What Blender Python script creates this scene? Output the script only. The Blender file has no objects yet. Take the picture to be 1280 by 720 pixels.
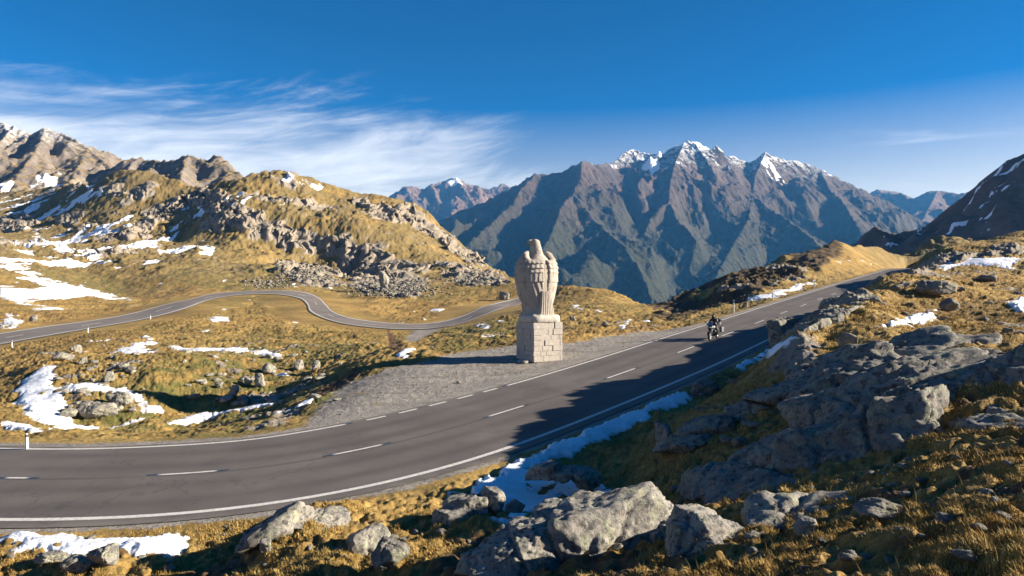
import bpy, bmesh, math, random
import numpy as np
from mathutils import Vector, Matrix
random.seed(7)
rng = np.random.default_rng(11)
SC = bpy.context.scene
COL = SC.collection
F = 853.33                      # focal length of the 1280 px wide photograph (24 mm lens)
def U(px): return (px - 640.0) / F
def V(py): return (360.0 - py) / F
def P(px, py, Y): return (U(px) * Y, Y, V(py) * Y)

# ------------------------------------------------------------------ noise
def _hash(ix, iy, iz, seed):
    h = (ix.astype(np.uint32) * np.uint32(374761393) + iy.astype(np.uint32) * np.uint32(668265263)
         + iz.astype(np.uint32) * np.uint32(2246822519) + np.uint32((seed * 3266489917) & 0xffffffff))
    h = (h ^ (h >> np.uint32(13))) * np.uint32(1274126177)
    return h ^ (h >> np.uint32(16))
def perlin2(x, y, seed=0):
    x = np.asarray(x, np.float32); y = np.asarray(y, np.float32)
    x0 = np.floor(x); y0 = np.floor(y); fx = x - x0; fy = y - y0
    ix = x0.astype(np.int64); iy = y0.astype(np.int64); z = np.zeros_like(ix)
    def g(dx, dy):
        a = _hash(ix + dx, iy + dy, z, seed).astype(np.float32) * np.float32(2 * math.pi / 4294967296.0)
        return np.cos(a) * (fx - dx) + np.sin(a) * (fy - dy)
    u = fx * fx * fx * (fx * (fx * 6 - 15) + 10); v = fy * fy * fy * (fy * (fy * 6 - 15) + 10)
    a = g(0, 0); a = a + u * (g(1, 0) - a)
    b = g(0, 1); b = b + u * (g(1, 1) - b)
    return (a + v * (b - a)) * 1.5
_G3 = np.array([[1,1,0],[-1,1,0],[1,-1,0],[-1,-1,0],[1,0,1],[-1,0,1],[1,0,-1],[-1,0,-1],[0,1,1],[0,-1,1],[0,1,-1],[0,-1,-1],[1,1,0],[-1,1,0],[0,-1,1],[0,-1,-1]], np.float32)
def perlin3(p, seed=0):
    p = np.asarray(p, np.float32); p0 = np.floor(p); f = p - p0; i = p0.astype(np.int64)
    w = f * f * f * (f * (f * 6 - 15) + 10); out = np.zeros(len(p), np.float32)
    for dx in (0, 1):
        for dy in (0, 1):
            for dz in (0, 1):
                h = _hash(i[:, 0] + dx, i[:, 1] + dy, i[:, 2] + dz, seed) & np.uint32(15)
                gr = _G3[h]
                d = gr[:, 0] * (f[:, 0] - dx) + gr[:, 1] * (f[:, 1] - dy) + gr[:, 2] * (f[:, 2] - dz)
                out += d * (w[:, 0] if dx else 1 - w[:, 0]) * (w[:, 1] if dy else 1 - w[:, 1]) * (w[:, 2] if dz else 1 - w[:, 2])
    return out
def fbm(x, y, o=4, seed=0, gain=.5, lac=2.07):
    s = 0; a = 1
    for k in range(o):
        s = s + a * perlin2(x, y, seed + k * 17); x = x * lac + 3.1; y = y * lac - 1.7; a *= gain
    return s
def ridged(x, y, o=4, seed=0, gain=.5, lac=2.07):
    s = 0; a = 1; w = 1
    for k in range(o):
        n = 1 - np.abs(perlin2(x, y, seed + k * 13)); n = n * n
        s = s + a * n * w; w = np.clip(n * 1.6, 0, 1); x = x * lac + 1.3; y = y * lac + 5.2; a *= gain
    return s
def fbm3(p, o=4, seed=0, gain=.5):
    s = 0; a = 1
    for k in range(o):
        s = s + a * perlin3(p, seed + k * 7); p = p * 2.07 + 1.3; a *= gain
    return s
def sstep(a, b, x):
    t = np.clip((x - a) / (b - a), 0, 1); return t * t * (3 - 2 * t)

# ------------------------------------------------------------------ mesh helpers
def finish(name, me, mats, parent=None, smooth=True, col=None):
    o = bpy.data.objects.new(name, me); COL.objects.link(o)
    for m in (mats if isinstance(mats, (list, tuple)) else [mats]): me.materials.append(m)
    if smooth is not None: me.polygons.foreach_set('use_smooth', np.full(len(me.polygons), bool(smooth)))
    if parent: o.parent = parent
    return o
def np_mesh(name, verts, quads, attrs=None, uv=None):
    me = bpy.data.meshes.new(name)
    verts = np.asarray(verts, np.float32); quads = np.asarray(quads, np.int32); n = quads.shape[1]
    me.vertices.add(len(verts)); me.vertices.foreach_set('co', verts.ravel())
    me.loops.add(quads.size); me.loops.foreach_set('vertex_index', quads.ravel())
    me.polygons.add(len(quads)); me.polygons.foreach_set('loop_start', np.arange(0, quads.size, n, dtype=np.int32))
    me.polygons.foreach_set('loop_total', np.full(len(quads), n, np.int32))
    for k, a in (attrs or {}).items():
        at = me.attributes.new(k, 'FLOAT', 'POINT'); at.data.foreach_set('value', np.asarray(a, np.float32).ravel())
    me.update(calc_edges=True); me.validate()
    return me
def grid_quads(nr, nc):
    i = np.arange(nr - 1)[:, None] * nc + np.arange(nc - 1)[None, :]
    return np.stack([i, i + 1, i + nc + 1, i + nc], -1).reshape(-1, 4)
def empty(name, loc=(0, 0, 0), rz=0.0):
    o = bpy.data.objects.new(name, None); COL.objects.link(o); o.location = loc; o.rotation_euler = (0, 0, rz); o.empty_display_size = .2
    return o
def tag(o, label=None, cat=None, group=None, kind=None):
    if label: o['label'] = label
    if cat: o['category'] = cat
    if group: o['group'] = group
    if kind: o['kind'] = kind
    return o
def bm_obj(name, bm, mat, parent=None, smooth=False):
    bmesh.ops.recalc_face_normals(bm, faces=bm.faces)
    me = bpy.data.meshes.new(name); bm.to_mesh(me); bm.free()
    return finish(name, me, mat, parent, smooth)
def add_box(bm, c, s, rot=None, bevel=0.0, taper=1.0):
    r = bmesh.ops.create_cube(bm, size=1.0); vs = r['verts']
    for v in vs:
        k = taper if v.co.z > 0 else 1.0
        v.co = Vector((v.co.x * s[0] * k, v.co.y * s[1] * k, v.co.z * s[2]))
    if bevel > 0:
        es = list({e for v in vs for e in v.link_edges})
        b = bmesh.ops.bevel(bm, geom=es, offset=bevel, segments=2, affect='EDGES', profile=.6)
        vs = list({v for f in b['faces'] for v in f.verts} | {v for v in vs if v.is_valid})
    M = Matrix.Translation(c) @ (rot.to_4x4() if rot else Matrix.Identity(4))
    bmesh.ops.transform(bm, matrix=M, verts=vs)
def add_tube(bm, pts, rad, n=10, cap=True):
    pts = [Vector(p) for p in pts]; rads = rad if isinstance(rad, (list, tuple)) else [rad] * len(pts)
    rings = []
    for i, p in enumerate(pts):
        d = (pts[min(i + 1, len(pts) - 1)] - pts[max(i - 1, 0)]).normalized()
        a = Vector((0, 0, 1)) if abs(d.z) < .9 else Vector((1, 0, 0))
        x = d.cross(a).normalized(); y = d.cross(x)
        rings.append([bm.verts.new(p + (x * math.cos(2 * math.pi * k / n) + y * math.sin(2 * math.pi * k / n)) * rads[i]) for k in range(n)])
    for a, b in zip(rings, rings[1:]):
        for k in range(n): bm.faces.new((a[k], a[(k + 1) % n], b[(k + 1) % n], b[k]))
    if cap: bm.faces.new(rings[0]); bm.faces.new(rings[-1])
def add_torus(bm, c, axis, R, r, n=28, m=10):
    axis = Vector(axis).normalized(); a = Vector((0, 0, 1)) if abs(axis.z) < .9 else Vector((1, 0, 0))
    x = axis.cross(a).normalized(); y = axis.cross(x); c = Vector(c); g = []
    for i in range(n):
        t = 2 * math.pi * i / n; d = x * math.cos(t) + y * math.sin(t)
        g.append([bm.verts.new(c + d * (R + r * math.cos(2 * math.pi * j / m)) + axis * r * math.sin(2 * math.pi * j / m)) for j in range(m)])
    for i in range(n):
        for j in range(m): bm.faces.new((g[i][j], g[(i + 1) % n][j], g[(i + 1) % n][(j + 1) % m], g[i][(j + 1) % m]))

# ------------------------------------------------------------------ material helpers
class NT:
    def __init__(s, name):
        s.m = bpy.data.materials.new(name); s.m.use_nodes = True; s.t = s.m.node_tree; s.t.nodes.clear()
        s.out = s.t.nodes.new('ShaderNodeOutputMaterial'); s.b = s.t.nodes.new('ShaderNodeBsdfPrincipled')
        s.t.links.new(s.b.outputs[0], s.out.inputs[0]); s.b.inputs['Roughness'].default_value = .9
        s.b.inputs['Specular IOR Level'].default_value = .25
        s.co = s.t.nodes.new('ShaderNodeTexCoord').outputs['Object']
    def n(s, t, **k):
        o = s.t.nodes.new(t)
        for a, b in k.items(): setattr(o, a, b)
        return o
    def set(s, sock, v):
        if isinstance(v, bpy.types.NodeSocket): s.t.links.new(v, sock)
        elif hasattr(sock.default_value, '__len__') and len(sock.default_value) == 4 and len(v) == 3: sock.default_value = (*v, 1)
        else: sock.default_value = v
    def map(s, scale=(1, 1, 1), rot=(0, 0, 0), co=None):
        o = s.n('ShaderNodeMapping'); s.set(o.inputs[0], co or s.co); o.inputs['Scale'].default_value = scale; o.inputs['Rotation'].default_value = rot
        return o.outputs[0]
    def noise(s, scale, detail=4, rough=.55, co=None, dist=0.0):
        o = s.n('ShaderNodeTexNoise'); s.set(o.inputs['Vector'], co or s.co); o.inputs['Scale'].default_value = scale
        o.inputs['Detail'].default_value = detail; o.inputs['Roughness'].default_value = rough; o.inputs['Distortion'].default_value = dist
        return o.outputs[0]
    def vnoise(s, scale, amp, co=None):
        o = s.n('ShaderNodeTexNoise'); s.set(o.inputs['Vector'], co or s.co); o.inputs['Scale'].default_value = scale; o.inputs['Detail'].default_value = 5; o.inputs['Roughness'].default_value = .6
        return s.mix(1.0, o.outputs[1], (amp, amp, amp), 'MULTIPLY')
    def voro(s, scale, feature='F1', co=None, rnd=1.0, out=0):
        o = s.n('ShaderNodeTexVoronoi', feature=feature); s.set(o.inputs['Vector'], co or s.co); o.inputs['Scale'].default_value = scale; o.inputs['Randomness'].default_value = rnd
        return o.outputs[out]
    def attr(s, name):
        o = s.n('ShaderNodeAttribute'); o.attribute_name = name; return o.outputs['Fac']
    def ramp(s, f, stops, interp='LINEAR'):
        o = s.n('ShaderNodeValToRGB'); s.set(o.inputs[0], f); r = o.color_ramp; r.interpolation = interp
        while len(r.elements) > 1: r.elements.remove(r.elements[-1])
        for i, (p, c) in enumerate(stops):
            e = r.elements[0] if i == 0 else r.elements.new(p); e.position = p
            if not hasattr(c, '__len__'): c = (c, c, c)
            e.color = (*c, 1)
        return o.outputs[0]
    def math(s, op, a, b=0.0, c=None, clamp=False):
        o = s.n('ShaderNodeMath', operation=op, use_clamp=clamp); s.set(o.inputs[0], a); s.set(o.inputs[1], b)
        if c is not None: s.set(o.inputs[2], c)
        return o.outputs[0]
    def mix(s, f, a, b, mode='MIX'):
        o = s.n('ShaderNodeMix', data_type='RGBA', blend_type=mode); s.set(o.inputs[0], f); s.set(o.inputs[6], a); s.set(o.inputs[7], b)
        return o.outputs[2]
    def step(s, f, a, b):
        o = s.n('ShaderNodeMapRange', interpolation_type='SMOOTHSTEP'); s.set(o.inputs[0], f); o.inputs[1].default_value = a; o.inputs[2].default_value = b
        return o.outputs[0]
    def bump(s, h, strength=.5, dist=.05, prev=None):
        o = s.n('ShaderNodeBump'); s.set(o.inputs['Height'], h); o.inputs['Strength'].default_value = strength; o.inputs['Distance'].default_value = dist
        if prev: s.set(o.inputs['Normal'], prev)
        return o.outputs[0]
    def done(s, color=None, rough=None, normal=None):
        if color is not None: s.set(s.b.inputs['Base Color'], color)
        if rough is not None: s.set(s.b.inputs['Roughness'], rough)
        if normal is not None: s.set(s.b.inputs['Normal'], normal)
        return s.m
def plain(name, c, rough=.6, metal=0.0, spec=.4):
    k = NT(name); v = k.noise(25, 3)
    col = k.mix(k.ramp(v, [(.3, 0.0), (.7, 1.0)]), tuple(x * .85 for x in c), tuple(min(1, x * 1.12) for x in c))
    k.b.inputs['Metallic'].default_value = metal; k.b.inputs['Specular IOR Level'].default_value = spec
    return k.done(col, rough)

def rock_color(k, s=1.0, tone=1.0):
    """weathered gneiss: grey with pale lichen, rusty and dark stains"""
    t = lambda c: tuple(x * tone for x in c)
    n1 = k.noise(.9 * s, 6, .6); n2 = k.noise(6 * s, 5, .65); n3 = k.noise(28 * s, 4, .7)
    c = k.ramp(n1, [(.3, t((.16, .145, .125))), (.5, t((.27, .245, .21))), (.7, t((.36, .33, .28)))])
    c = k.mix(k.math('MULTIPLY', k.step(n2, .49, .62), .9), c, t((.085, .08, .072)))
    li = k.math('MULTIPLY', k.step(k.noise(2.3 * s, 6, .65), .5, .62), k.step(n3, .4, .6))
    c = k.mix(k.math('MULTIPLY', li, .85), c, t((.40, .41, .25)))
    ru = k.step(k.noise(1.7 * s, 5, .65), .58, .7); c = k.mix(k.math('MULTIPLY', ru, .45), c, t((.24, .15, .085)))
    li2 = k.step(k.noise(11 * s, 5, .7), .6, .68)
    c = k.mix(k.math('MULTIPLY', li2, .8), c, t((.55, .53, .48)))
    c = k.mix(k.math('MULTIPLY', k.step(n3, .55, .75), .35), c, t((.05, .046, .042)))
    return c
def rock_height(k, s=1.0):
    a = k.noise(3 * s, 8, .68); cr = k.voro(1.3 * s, 'DISTANCE_TO_EDGE', co=k.mix(1.0, k.map((1, 1, 2.6)), k.vnoise(1.1 * s, 1.0 / s), 'ADD'))
    cr = k.math('MULTIPLY', k.step(cr, 0.0, .03), .05)
    b = k.noise(22 * s, 6, .7)
    return k.math('ADD', k.math('ADD', a, cr), k.math('MULTIPLY', b, .3))
def rock_mat(name, s=1.0, tone=1.0, bd=.12):
    k = NT(name)
    return k.done(rock_color(k, s, tone), .92, k.bump(rock_height(k, s), .9, bd))

def ground_mat():
    k = NT('alpine_ground')
    # autumn grass
    n1 = k.noise(.11, 6, .6); n2 = k.noise(.9, 6, .65); n3 = k.noise(7, 5, .7)
    g = k.ramp(n1, [(.28, (.135, .08, .024)), (.45, (.25, .15, .042)), (.58, (.35, .22, .066)), (.75, (.43, .29, .10))])
    g = k.mix(k.math('MULTIPLY', k.step(n2, .5, .7), .6), g, (.13, .08, .028))
    g = k.mix(k.math('MULTIPLY', k.step(k.noise(4.2, 6, .78), .5, .64), .6), g, (.52, .37, .13))
    g = k.mix(k.math('MULTIPLY', k.step(k.noise(2.6, 6, .75), .51, .63), .72), g, (.10, .075, .03))
    gm = k.math('MULTIPLY', k.attr('green'), k.step(k.noise(.5, 5, .65), .36, .6))
    g = k.mix(gm, g, k.mix(k.step(n3, .4, .65), (.085, .085, .022), (.17, .15, .045)))
    fa = k.attr('far'); g = k.mix(k.math('MULTIPLY', fa, k.step(k.noise(.06, 6, .65), .3, .55)), g, k.mix(k.noise(.5, 6, .7), (.11, .082, .03), (.245, .175, .066)))
    # bare rock
    r = k.mix(.45, rock_color(k, .45), k.mix(k.noise(.12, 5, .6), (.16, .115, .078), (.30, .225, .16)))
    rm = k.step(k.math('ADD', k.attr('rock'), k.math('MULTIPLY', k.math('SUBTRACT', k.noise(1.1, 6, .7), .5), .9)), .42, .58)
    sp = k.math('MULTIPLY', fa, k.math('MULTIPLY', k.step(k.noise(.42, 8, .78), .535, .6), k.step(k.noise(.035, 5, .6), .42, .56)))
    rm = k.math('MAXIMUM', rm, k.math('MULTIPLY', sp, .9))
    c = k.mix(rm, g, r)
    # dirt banks
    dm = k.step(k.math('ADD', k.attr('dirt'), k.math('MULTIPLY', k.math('SUBTRACT', k.noise(1.7, 5, .7), .5), .8)), .4, .65)
    c = k.mix(dm, c, k.mix(n3, (.075, .042, .02), (.15, .09, .045)))
    hm = k.step(k.math('ADD', k.attr('heath_shade'), k.math('MULTIPLY', k.math('SUBTRACT', k.noise(.6, 6, .7), .5), .8)), .4, .6)
    c = k.mix(hm, c, k.mix(n3, (.05, .034, .018), (.12, .082, .04)))  # knoll beyond the road: heather brown that also paints in its shade
    # gravel
    gv = k.voro(16, 'F1', out=1); gcol = k.mix(.55, k.ramp(k.noise(.5, 6, .65), [(.3, (.155, .137, .117)), (.5, (.225, .2, .17)), (.7, (.29, .258, .22))]), k.ramp(gv, [(.0, (.09, .08, .07)), (1, (.42, .38, .335))]))
    gcol = k.mix(k.math('MULTIPLY', k.step(k.noise(1.3, 5, .65), .55, .75), .6), gcol, (.17, .145, .11))
    rut = k.noise(1.0, 5, .6, co=k.map((.16, 1.5, 1), (0, 0, -.62)))
    gcol = k.mix(k.math('MULTIPLY', k.step(rut, .5, .68), .6), gcol, (.115, .10, .083)); gcol = k.mix(k.math('MULTIPLY', k.step(rut, .46, .3), .4), gcol, (.34, .305, .26))
    gcol = k.mix(k.math('MULTIPLY', k.step(k.noise(.42, 6, .72), .6, .68), .7), gcol, g)
    vm = k.step(k.math('ADD', k.attr('gravel'), k.math('MULTIPLY', k.math('SUBTRACT', k.noise(.9, 6, .72), .5), 1.5)), .36, .6)
    c = k.mix(vm, c, gcol)
    # thin old snow on the far slopes
    sm = k.step(k.math('ADD', k.attr('snow'), k.math('MULTIPLY', k.math('SUBTRACT', k.noise(.35, 6, .7), .5), .9)), .5, .56)
    c = k.mix(sm, c, (.82, .84, .87))
    h = k.math('ADD', k.math('MULTIPLY', k.noise(2.2, 6, .7), .6), k.math('MULTIPLY', n3, .35))
    h = k.math('ADD', h, k.math('MULTIPLY', k.noise(34, 4, .7), .16))
    h = k.math('ADD', h, k.math('MULTIPLY', k.math('MULTIPLY', rm, k.noise(.7, 7, .7, co=k.map((1, 1, .4)))), 1.2))
    return k.done(c, .95, k.bump(h, .75, .22))

def mountain_mat(name, snow_lo, snow_hi, tree_lo=None, tree_hi=None, s=1.0, warm=1.0, grass=None, tone=1.0):
    k = NT(name)
    sep = k.n('ShaderNodeSeparateXYZ'); geo = k.n('ShaderNodeNewGeometry'); k.set(sep.inputs[0], geo.outputs['Position']); z = sep.outputs[2]
    sn = k.n('ShaderNodeSeparateXYZ'); k.set(sn.inputs[0], geo.outputs['Normal']); nz = sn.outputs[2]
    n1 = k.noise(.004 * s, 7, .62); n2 = k.noise(.02 * s, 7, .68); st = k.noise(.016 * s, 6, .7, co=k.map((1, 1, 3.0), (.25, .1, 0)))
    c = k.ramp(n1, [(.3, (.034 * warm, .025 * tone, .021 * tone)), (.5, (.058 * warm, .041 * tone, .034 * tone)), (.68, (.088 * warm, .064 * tone, .052 * tone))])
    c = k.mix(k.math('MULTIPLY', k.step(n2, .48, .68), .65), c, (.03 * tone, .025 * tone, .022 * tone))
    c = k.mix(k.math('MULTIPLY', k.step(st, .52, .7), .45), c, (.105 * warm, .083 * tone, .072 * tone))
    if grass: c = k.mix(k.math('MULTIPLY', k.step(k.math('ADD', nz, k.math('MULTIPLY', k.math('SUBTRACT', n2, .5), .5)), .74, .86), .85), c, grass)
    if tree_lo is not None:
        zz = k.math('ADD', z, k.math('MULTIPLY', k.math('SUBTRACT', n1, .5), 420.0))
        tm = k.math('SUBTRACT', 1.0, k.step(zz, tree_lo, tree_hi))
        tc = k.mix(k.step(k.noise(.09 * s, 5, .7), .4, .62), (.012, .018, .010), (.040, .037, .02))
        c = k.mix(k.math('MULTIPLY', tm, k.step(n2, .2, .42)), c, tc)
    zz = k.math('ADD', z, k.math('MULTIPLY', k.math('SUBTRACT', k.mix(.5, n2, k.noise(.06 * s, 5, .7)), .5), (snow_hi - snow_lo) * 1.6))
    sm = k.math('MULTIPLY', k.step(zz, snow_lo, snow_hi), k.step(k.math('ADD', nz, k.math('MULTIPLY', k.math('SUBTRACT', st, .5), .7)), .52, .68))
    sm = k.math('MAXIMUM', sm, k.step(k.math('ADD', k.attr('snow'), k.math('MULTIPLY', k.math('SUBTRACT', n2, .5), .9)), .5, .57))
    c = k.mix(sm, c, (.8, .83, .87))
    h = k.math('ADD', k.math('MULTIPLY', n2, 1.0), k.math('MULTIPLY', k.noise(.11 * s, 5, .7), .35))
    return k.done(c, .95, k.bump(h, .7, 14.0 / s))

def asphalt_mat(name, tone=1.0, crack=True):
    k = NT(name); n1 = k.noise(.35, 6, .6); n3 = k.noise(120, 3, .7)
    st = k.noise(1.2, 5, .6)
    t = lambda c: tuple(x * tone for x in c)
    c = k.ramp(n1, [(.3, t((.094, .081, .072))), (.5, t((.115, .099, .088))), (.7, t((.14, .121, .106)))])
    c = k.mix(k.math('MULTIPLY', k.step(st, .52, .72), .3), c, t((.072, .065, .06)))
    c = k.mix(k.math('MULTIPLY', k.step(n3, .5, .75), .4), c, t((.19, .17, .155)))
    c = k.mix(k.math('MULTIPLY', k.step(n3, .5, .28), .35), c, t((.05, .046, .042)))
    ln = k.attr('lane')
    c = k.mix(k.math('MULTIPLY', k.math('MULTIPLY', ln, k.step(k.noise(.15, 4), .25, .6)), .8), c, t((.068, .06, .056)))
    if crack:
        cr = k.math('SUBTRACT', 1.0, k.step(k.voro(.32, 'DISTANCE_TO_EDGE', co=k.map((1, 1, 1), co=k.mix(1.0, k.co, k.vnoise(.8, 2.2), 'ADD'))), 0.0, .016))
        cr = k.math('MULTIPLY', cr, k.step(k.noise(.22, 3), .47, .54))
        c = k.mix(k.math('MULTIPLY', cr, .42), c, (.04, .037, .035))
    pt = k.step(k.noise(.11, 3, .5), .585, .6); c = k.mix(k.math('MULTIPLY', pt, .35), c, t((.062, .056, .052)))
    oil = k.step(k.noise(.8, 5, .7), .62, .75); c = k.mix(k.math('MULTIPLY', oil, .45), c, t((.055, .05, .046)))
    dust = k.math('MULTIPLY', k.attr('rim'), k.step(k.noise(.7, 5, .65), .35, .65)); c = k.mix(k.math('MULTIPLY', dust, .6), c, (.19, .165, .135))
    seam = k.math('MULTIPLY', k.attr('seam'), k.step(k.noise(.5, 3), .3, .42))
    c = k.mix(k.math('MULTIPLY', seam, .55), c, (.04, .036, .034))
    return k.done(c, .82, k.bump(n3, .25, .01))
def paint_mat():
    k = NT('road_paint'); n = k.noise(9, 6, .7); c = k.mix(k.step(n, .3, .72), (.66, .63, .58), (.44, .41, .37))
    c = k.mix(k.step(k.noise(26, 5, .75), .56, .68), c, (.17, .15, .135))
    return k.done(c, .7, k.bump(n, .2, .01))
def snow_mat():
    k = NT('old_snow'); n = k.noise(1.2, 6, .6); d = k.noise(5.5, 6, .7)
    c = k.ramp(n, [(.3, (.74, .77, .81)), (.6, (.86, .87, .89))])
    c = k.mix(k.math('MULTIPLY', k.step(d, .56, .76), .5), c, (.42, .38, .33))
    ed = k.math('SUBTRACT', 1.0, k.step(k.math('ADD', k.attr('core'), k.math('MULTIPLY', k.math('SUBTRACT', d, .5), 1.1)), .1, .6))
    c = k.mix(k.math('MULTIPLY', ed, .75), c, (.36, .32, .27))
    c = k.mix(k.math('MULTIPLY', k.step(k.noise(.35, 5, .6), .5, .7), .35), c, (.6, .58, .55))
    h = k.math('ADD', k.noise(2.2, 5, .6, co=k.map((1, 2.2, 1), (0, 0, .6))), k.math('MULTIPLY', k.noise(14, 4, .6), .3))
    return k.done(c, .55, k.bump(h, .6, .14))
def stone_mat(name, c0, c1, scale=14):
    k = NT(name); n = k.noise(scale, 6, .65); n2 = k.noise(2.2, 5, .6); w = k.noise(1.4, 5, .65, co=k.map((2.6, 2.6, .5)))
    c = k.mix(k.ramp(n, [(.3, 0.0), (.7, 1.0)]), c0, c1)
    c = k.mix(k.math('MULTIPLY', k.step(n2, .5, .75), .4), c, tuple(x * .55 for x in c0))
    c = k.mix(k.math('MULTIPLY', k.step(w, .5, .68), .6), c, (.17, .15, .127))
    return k.done(c, .93, k.bump(k.math('ADD', n, k.math('MULTIPLY', k.noise(60, 4, .7), .4)), .6, .03))
M = dict(ground=ground_mat(), snow=snow_mat(), asphalt=asphalt_mat('asphalt'), old_asphalt=asphalt_mat('old_asphalt', 1.5, False), paint=paint_mat(),
         rock=rock_mat('lichen_rock', 1.6, .92, .08), rock_dark=rock_mat('dark_lichen_rock', 1.1, .78, .12), rock_far=rock_mat('boulder_rock', .9, 1.05, .15),
         statue=stone_mat('carved_granite', (.29, .25, .207), (.415, .362, .305)), cap=stone_mat('plinth_granite', (.36, .32, .275), (.5, .45, .39)),
         black=plain('black_plastic', (.012, .012, .013), .45), rubber=plain('tyre_rubber', (.016, .016, .017), .85), silver=plain('silver_paint', (.55, .55, .56), .35, .6),
         steel=plain('dark_steel', (.1, .1, .105), .4, .8), leather=plain('black_leather', (.018, .017, .018), .55), lens=plain('lamp_glass', (.75, .78, .8), .1, .3),
         white=plain('white_plastic', (.72, .72, .7), .5), grey_case=plain('aluminium_case', (.34, .34, .35), .35, .7), reflector=plain('grey_reflector', (.4, .4, .4), .25, .5),
         skin=plain('skin', (.45, .28, .2), .6), red=plain('dark_red_cloth', (.09, .018, .02), .8))
def masonry():
    k = NT('rubble_granite_blocks'); at = k.n('ShaderNodeAttribute'); at.attribute_name = 'tone'
    n = k.noise(16, 6, .65); c = k.ramp(at.outputs['Fac'], [(0, (.22, .195, .17)), (.3, (.36, .32, .28)), (1, (.60, .55, .49))])
    c = k.mix(k.math('MULTIPLY', k.step(n, .45, .7), .4), c, (.22, .2, .175))
    c = k.mix(k.math('MULTIPLY', k.step(k.noise(4, 5), .56, .7), .4), c, (.58, .53, .46))
    return k.done(c, .94, k.bump(k.math('ADD', n, k.noise(5, 4)), .8, .04))
M['masonry'] = masonry()

# ------------------------------------------------------------------ the road in plan
# the main road lies on one plane that climbs to the right; distances from the 3 m dashes and 6 m gaps
PA, PB, PC = .034, .0492, 6.6
def plane_z(x, y): return PA * x + PB * y - PC
def on_plane(px, py):
    u, v = U(px), V(py); Y = PC / (PA * u + PB - v); return np.array([u * Y, Y])
def resample(p, step):
    p = np.asarray(p, float); d = np.r_[0, np.cumsum(np.linalg.norm(np.diff(p[:, :2], axis=0), axis=1))]
    n = max(2, int(d[-1] / step) + 1); t = np.linspace(0, d[-1], n)
    return np.stack([np.interp(t, d, p[:, k]) for k in range(p.shape[1])], 1)
def smooth_line(p, it=8):
    p = p.copy()
    for _ in range(it): p[1:-1] = p[1:-1] * .5 + (p[:-2] + p[2:]) * .25
    return p
Lpx = [(0,560),(50,564.5),(100,566),(150,565.5),(200,563),(250,559),(300,553.5),(350,547),(400,539.5),(440,532),(500,517.5),(560,502.5),(620,487),(700,463.5),(760,445),(820,425.5),(890,404),(950,385),(1000,369.5),(1050,354),(1100,339.5)]
Rpx = [(0,646),(50,651.5),(100,655),(150,655),(200,653),(250,649),(300,643),(350,635),(400,625),(450,613.5),(500,600),(550,587),(600,573),(655,554),(725,526),(790,500),(860,471.5),(910,449),(960,425)]
L = np.array([on_plane(*p) for p in Lpx]); R = np.array([on_plane(*p) for p in Rpx])
dirN = (L[-1] - L[-4]); dirN /= np.linalg.norm(dirN); nrm = np.array([dirN[1], -dirN[0]])
L = np.vstack([L, L[-1] + dirN * 30, L[-1] + dirN * 75]); R = np.vstack([R, L[-6:] + nrm * 6.95])
for A in ('L', 'R'):
    q = globals()[A]; d = q[0] - q[2]; d /= np.linalg.norm(d); e = np.array([-d[1], d[0]]) * .25
    globals()[A] = np.vstack([q[0] + d * 26 + e * 20, q[0] + d * 13 + e * 6, q])
L = smooth_line(resample(L, .5), 30); R = smooth_line(resample(R, .5), 30)
def nearest_idx(p, q):
    return np.argmin(((p[:, None, :] - q[None, :, :]) ** 2).sum(-1), 1)
Cc = (L + R[nearest_idx(L, R)]) / 2
Cc = smooth_line(resample(Cc, .5), 20)
CL = Cc
CHW = np.linalg.norm(CL - R[nearest_idx(CL, R)], axis=1); CHW = np.convolve(np.pad(CHW, 12, mode='edge'), np.ones(25) / 25, 'valid')
tng = np.gradient(CL, axis=0); tng /= np.linalg.norm(tng, axis=1)[:, None]; CN = np.stack([tng[:, 1], -tng[:, 0]], 1)   # to the right
CS = np.r_[0, np.cumsum(np.linalg.norm(np.diff(CL, axis=0), axis=1))]
END = on_plane(1122, 335)
def road_z(x, y):
    z = plane_z(x, y); t = np.maximum(0, np.asarray(y) - (END[1] - 12)); return z - .0011 * t * t

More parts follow.
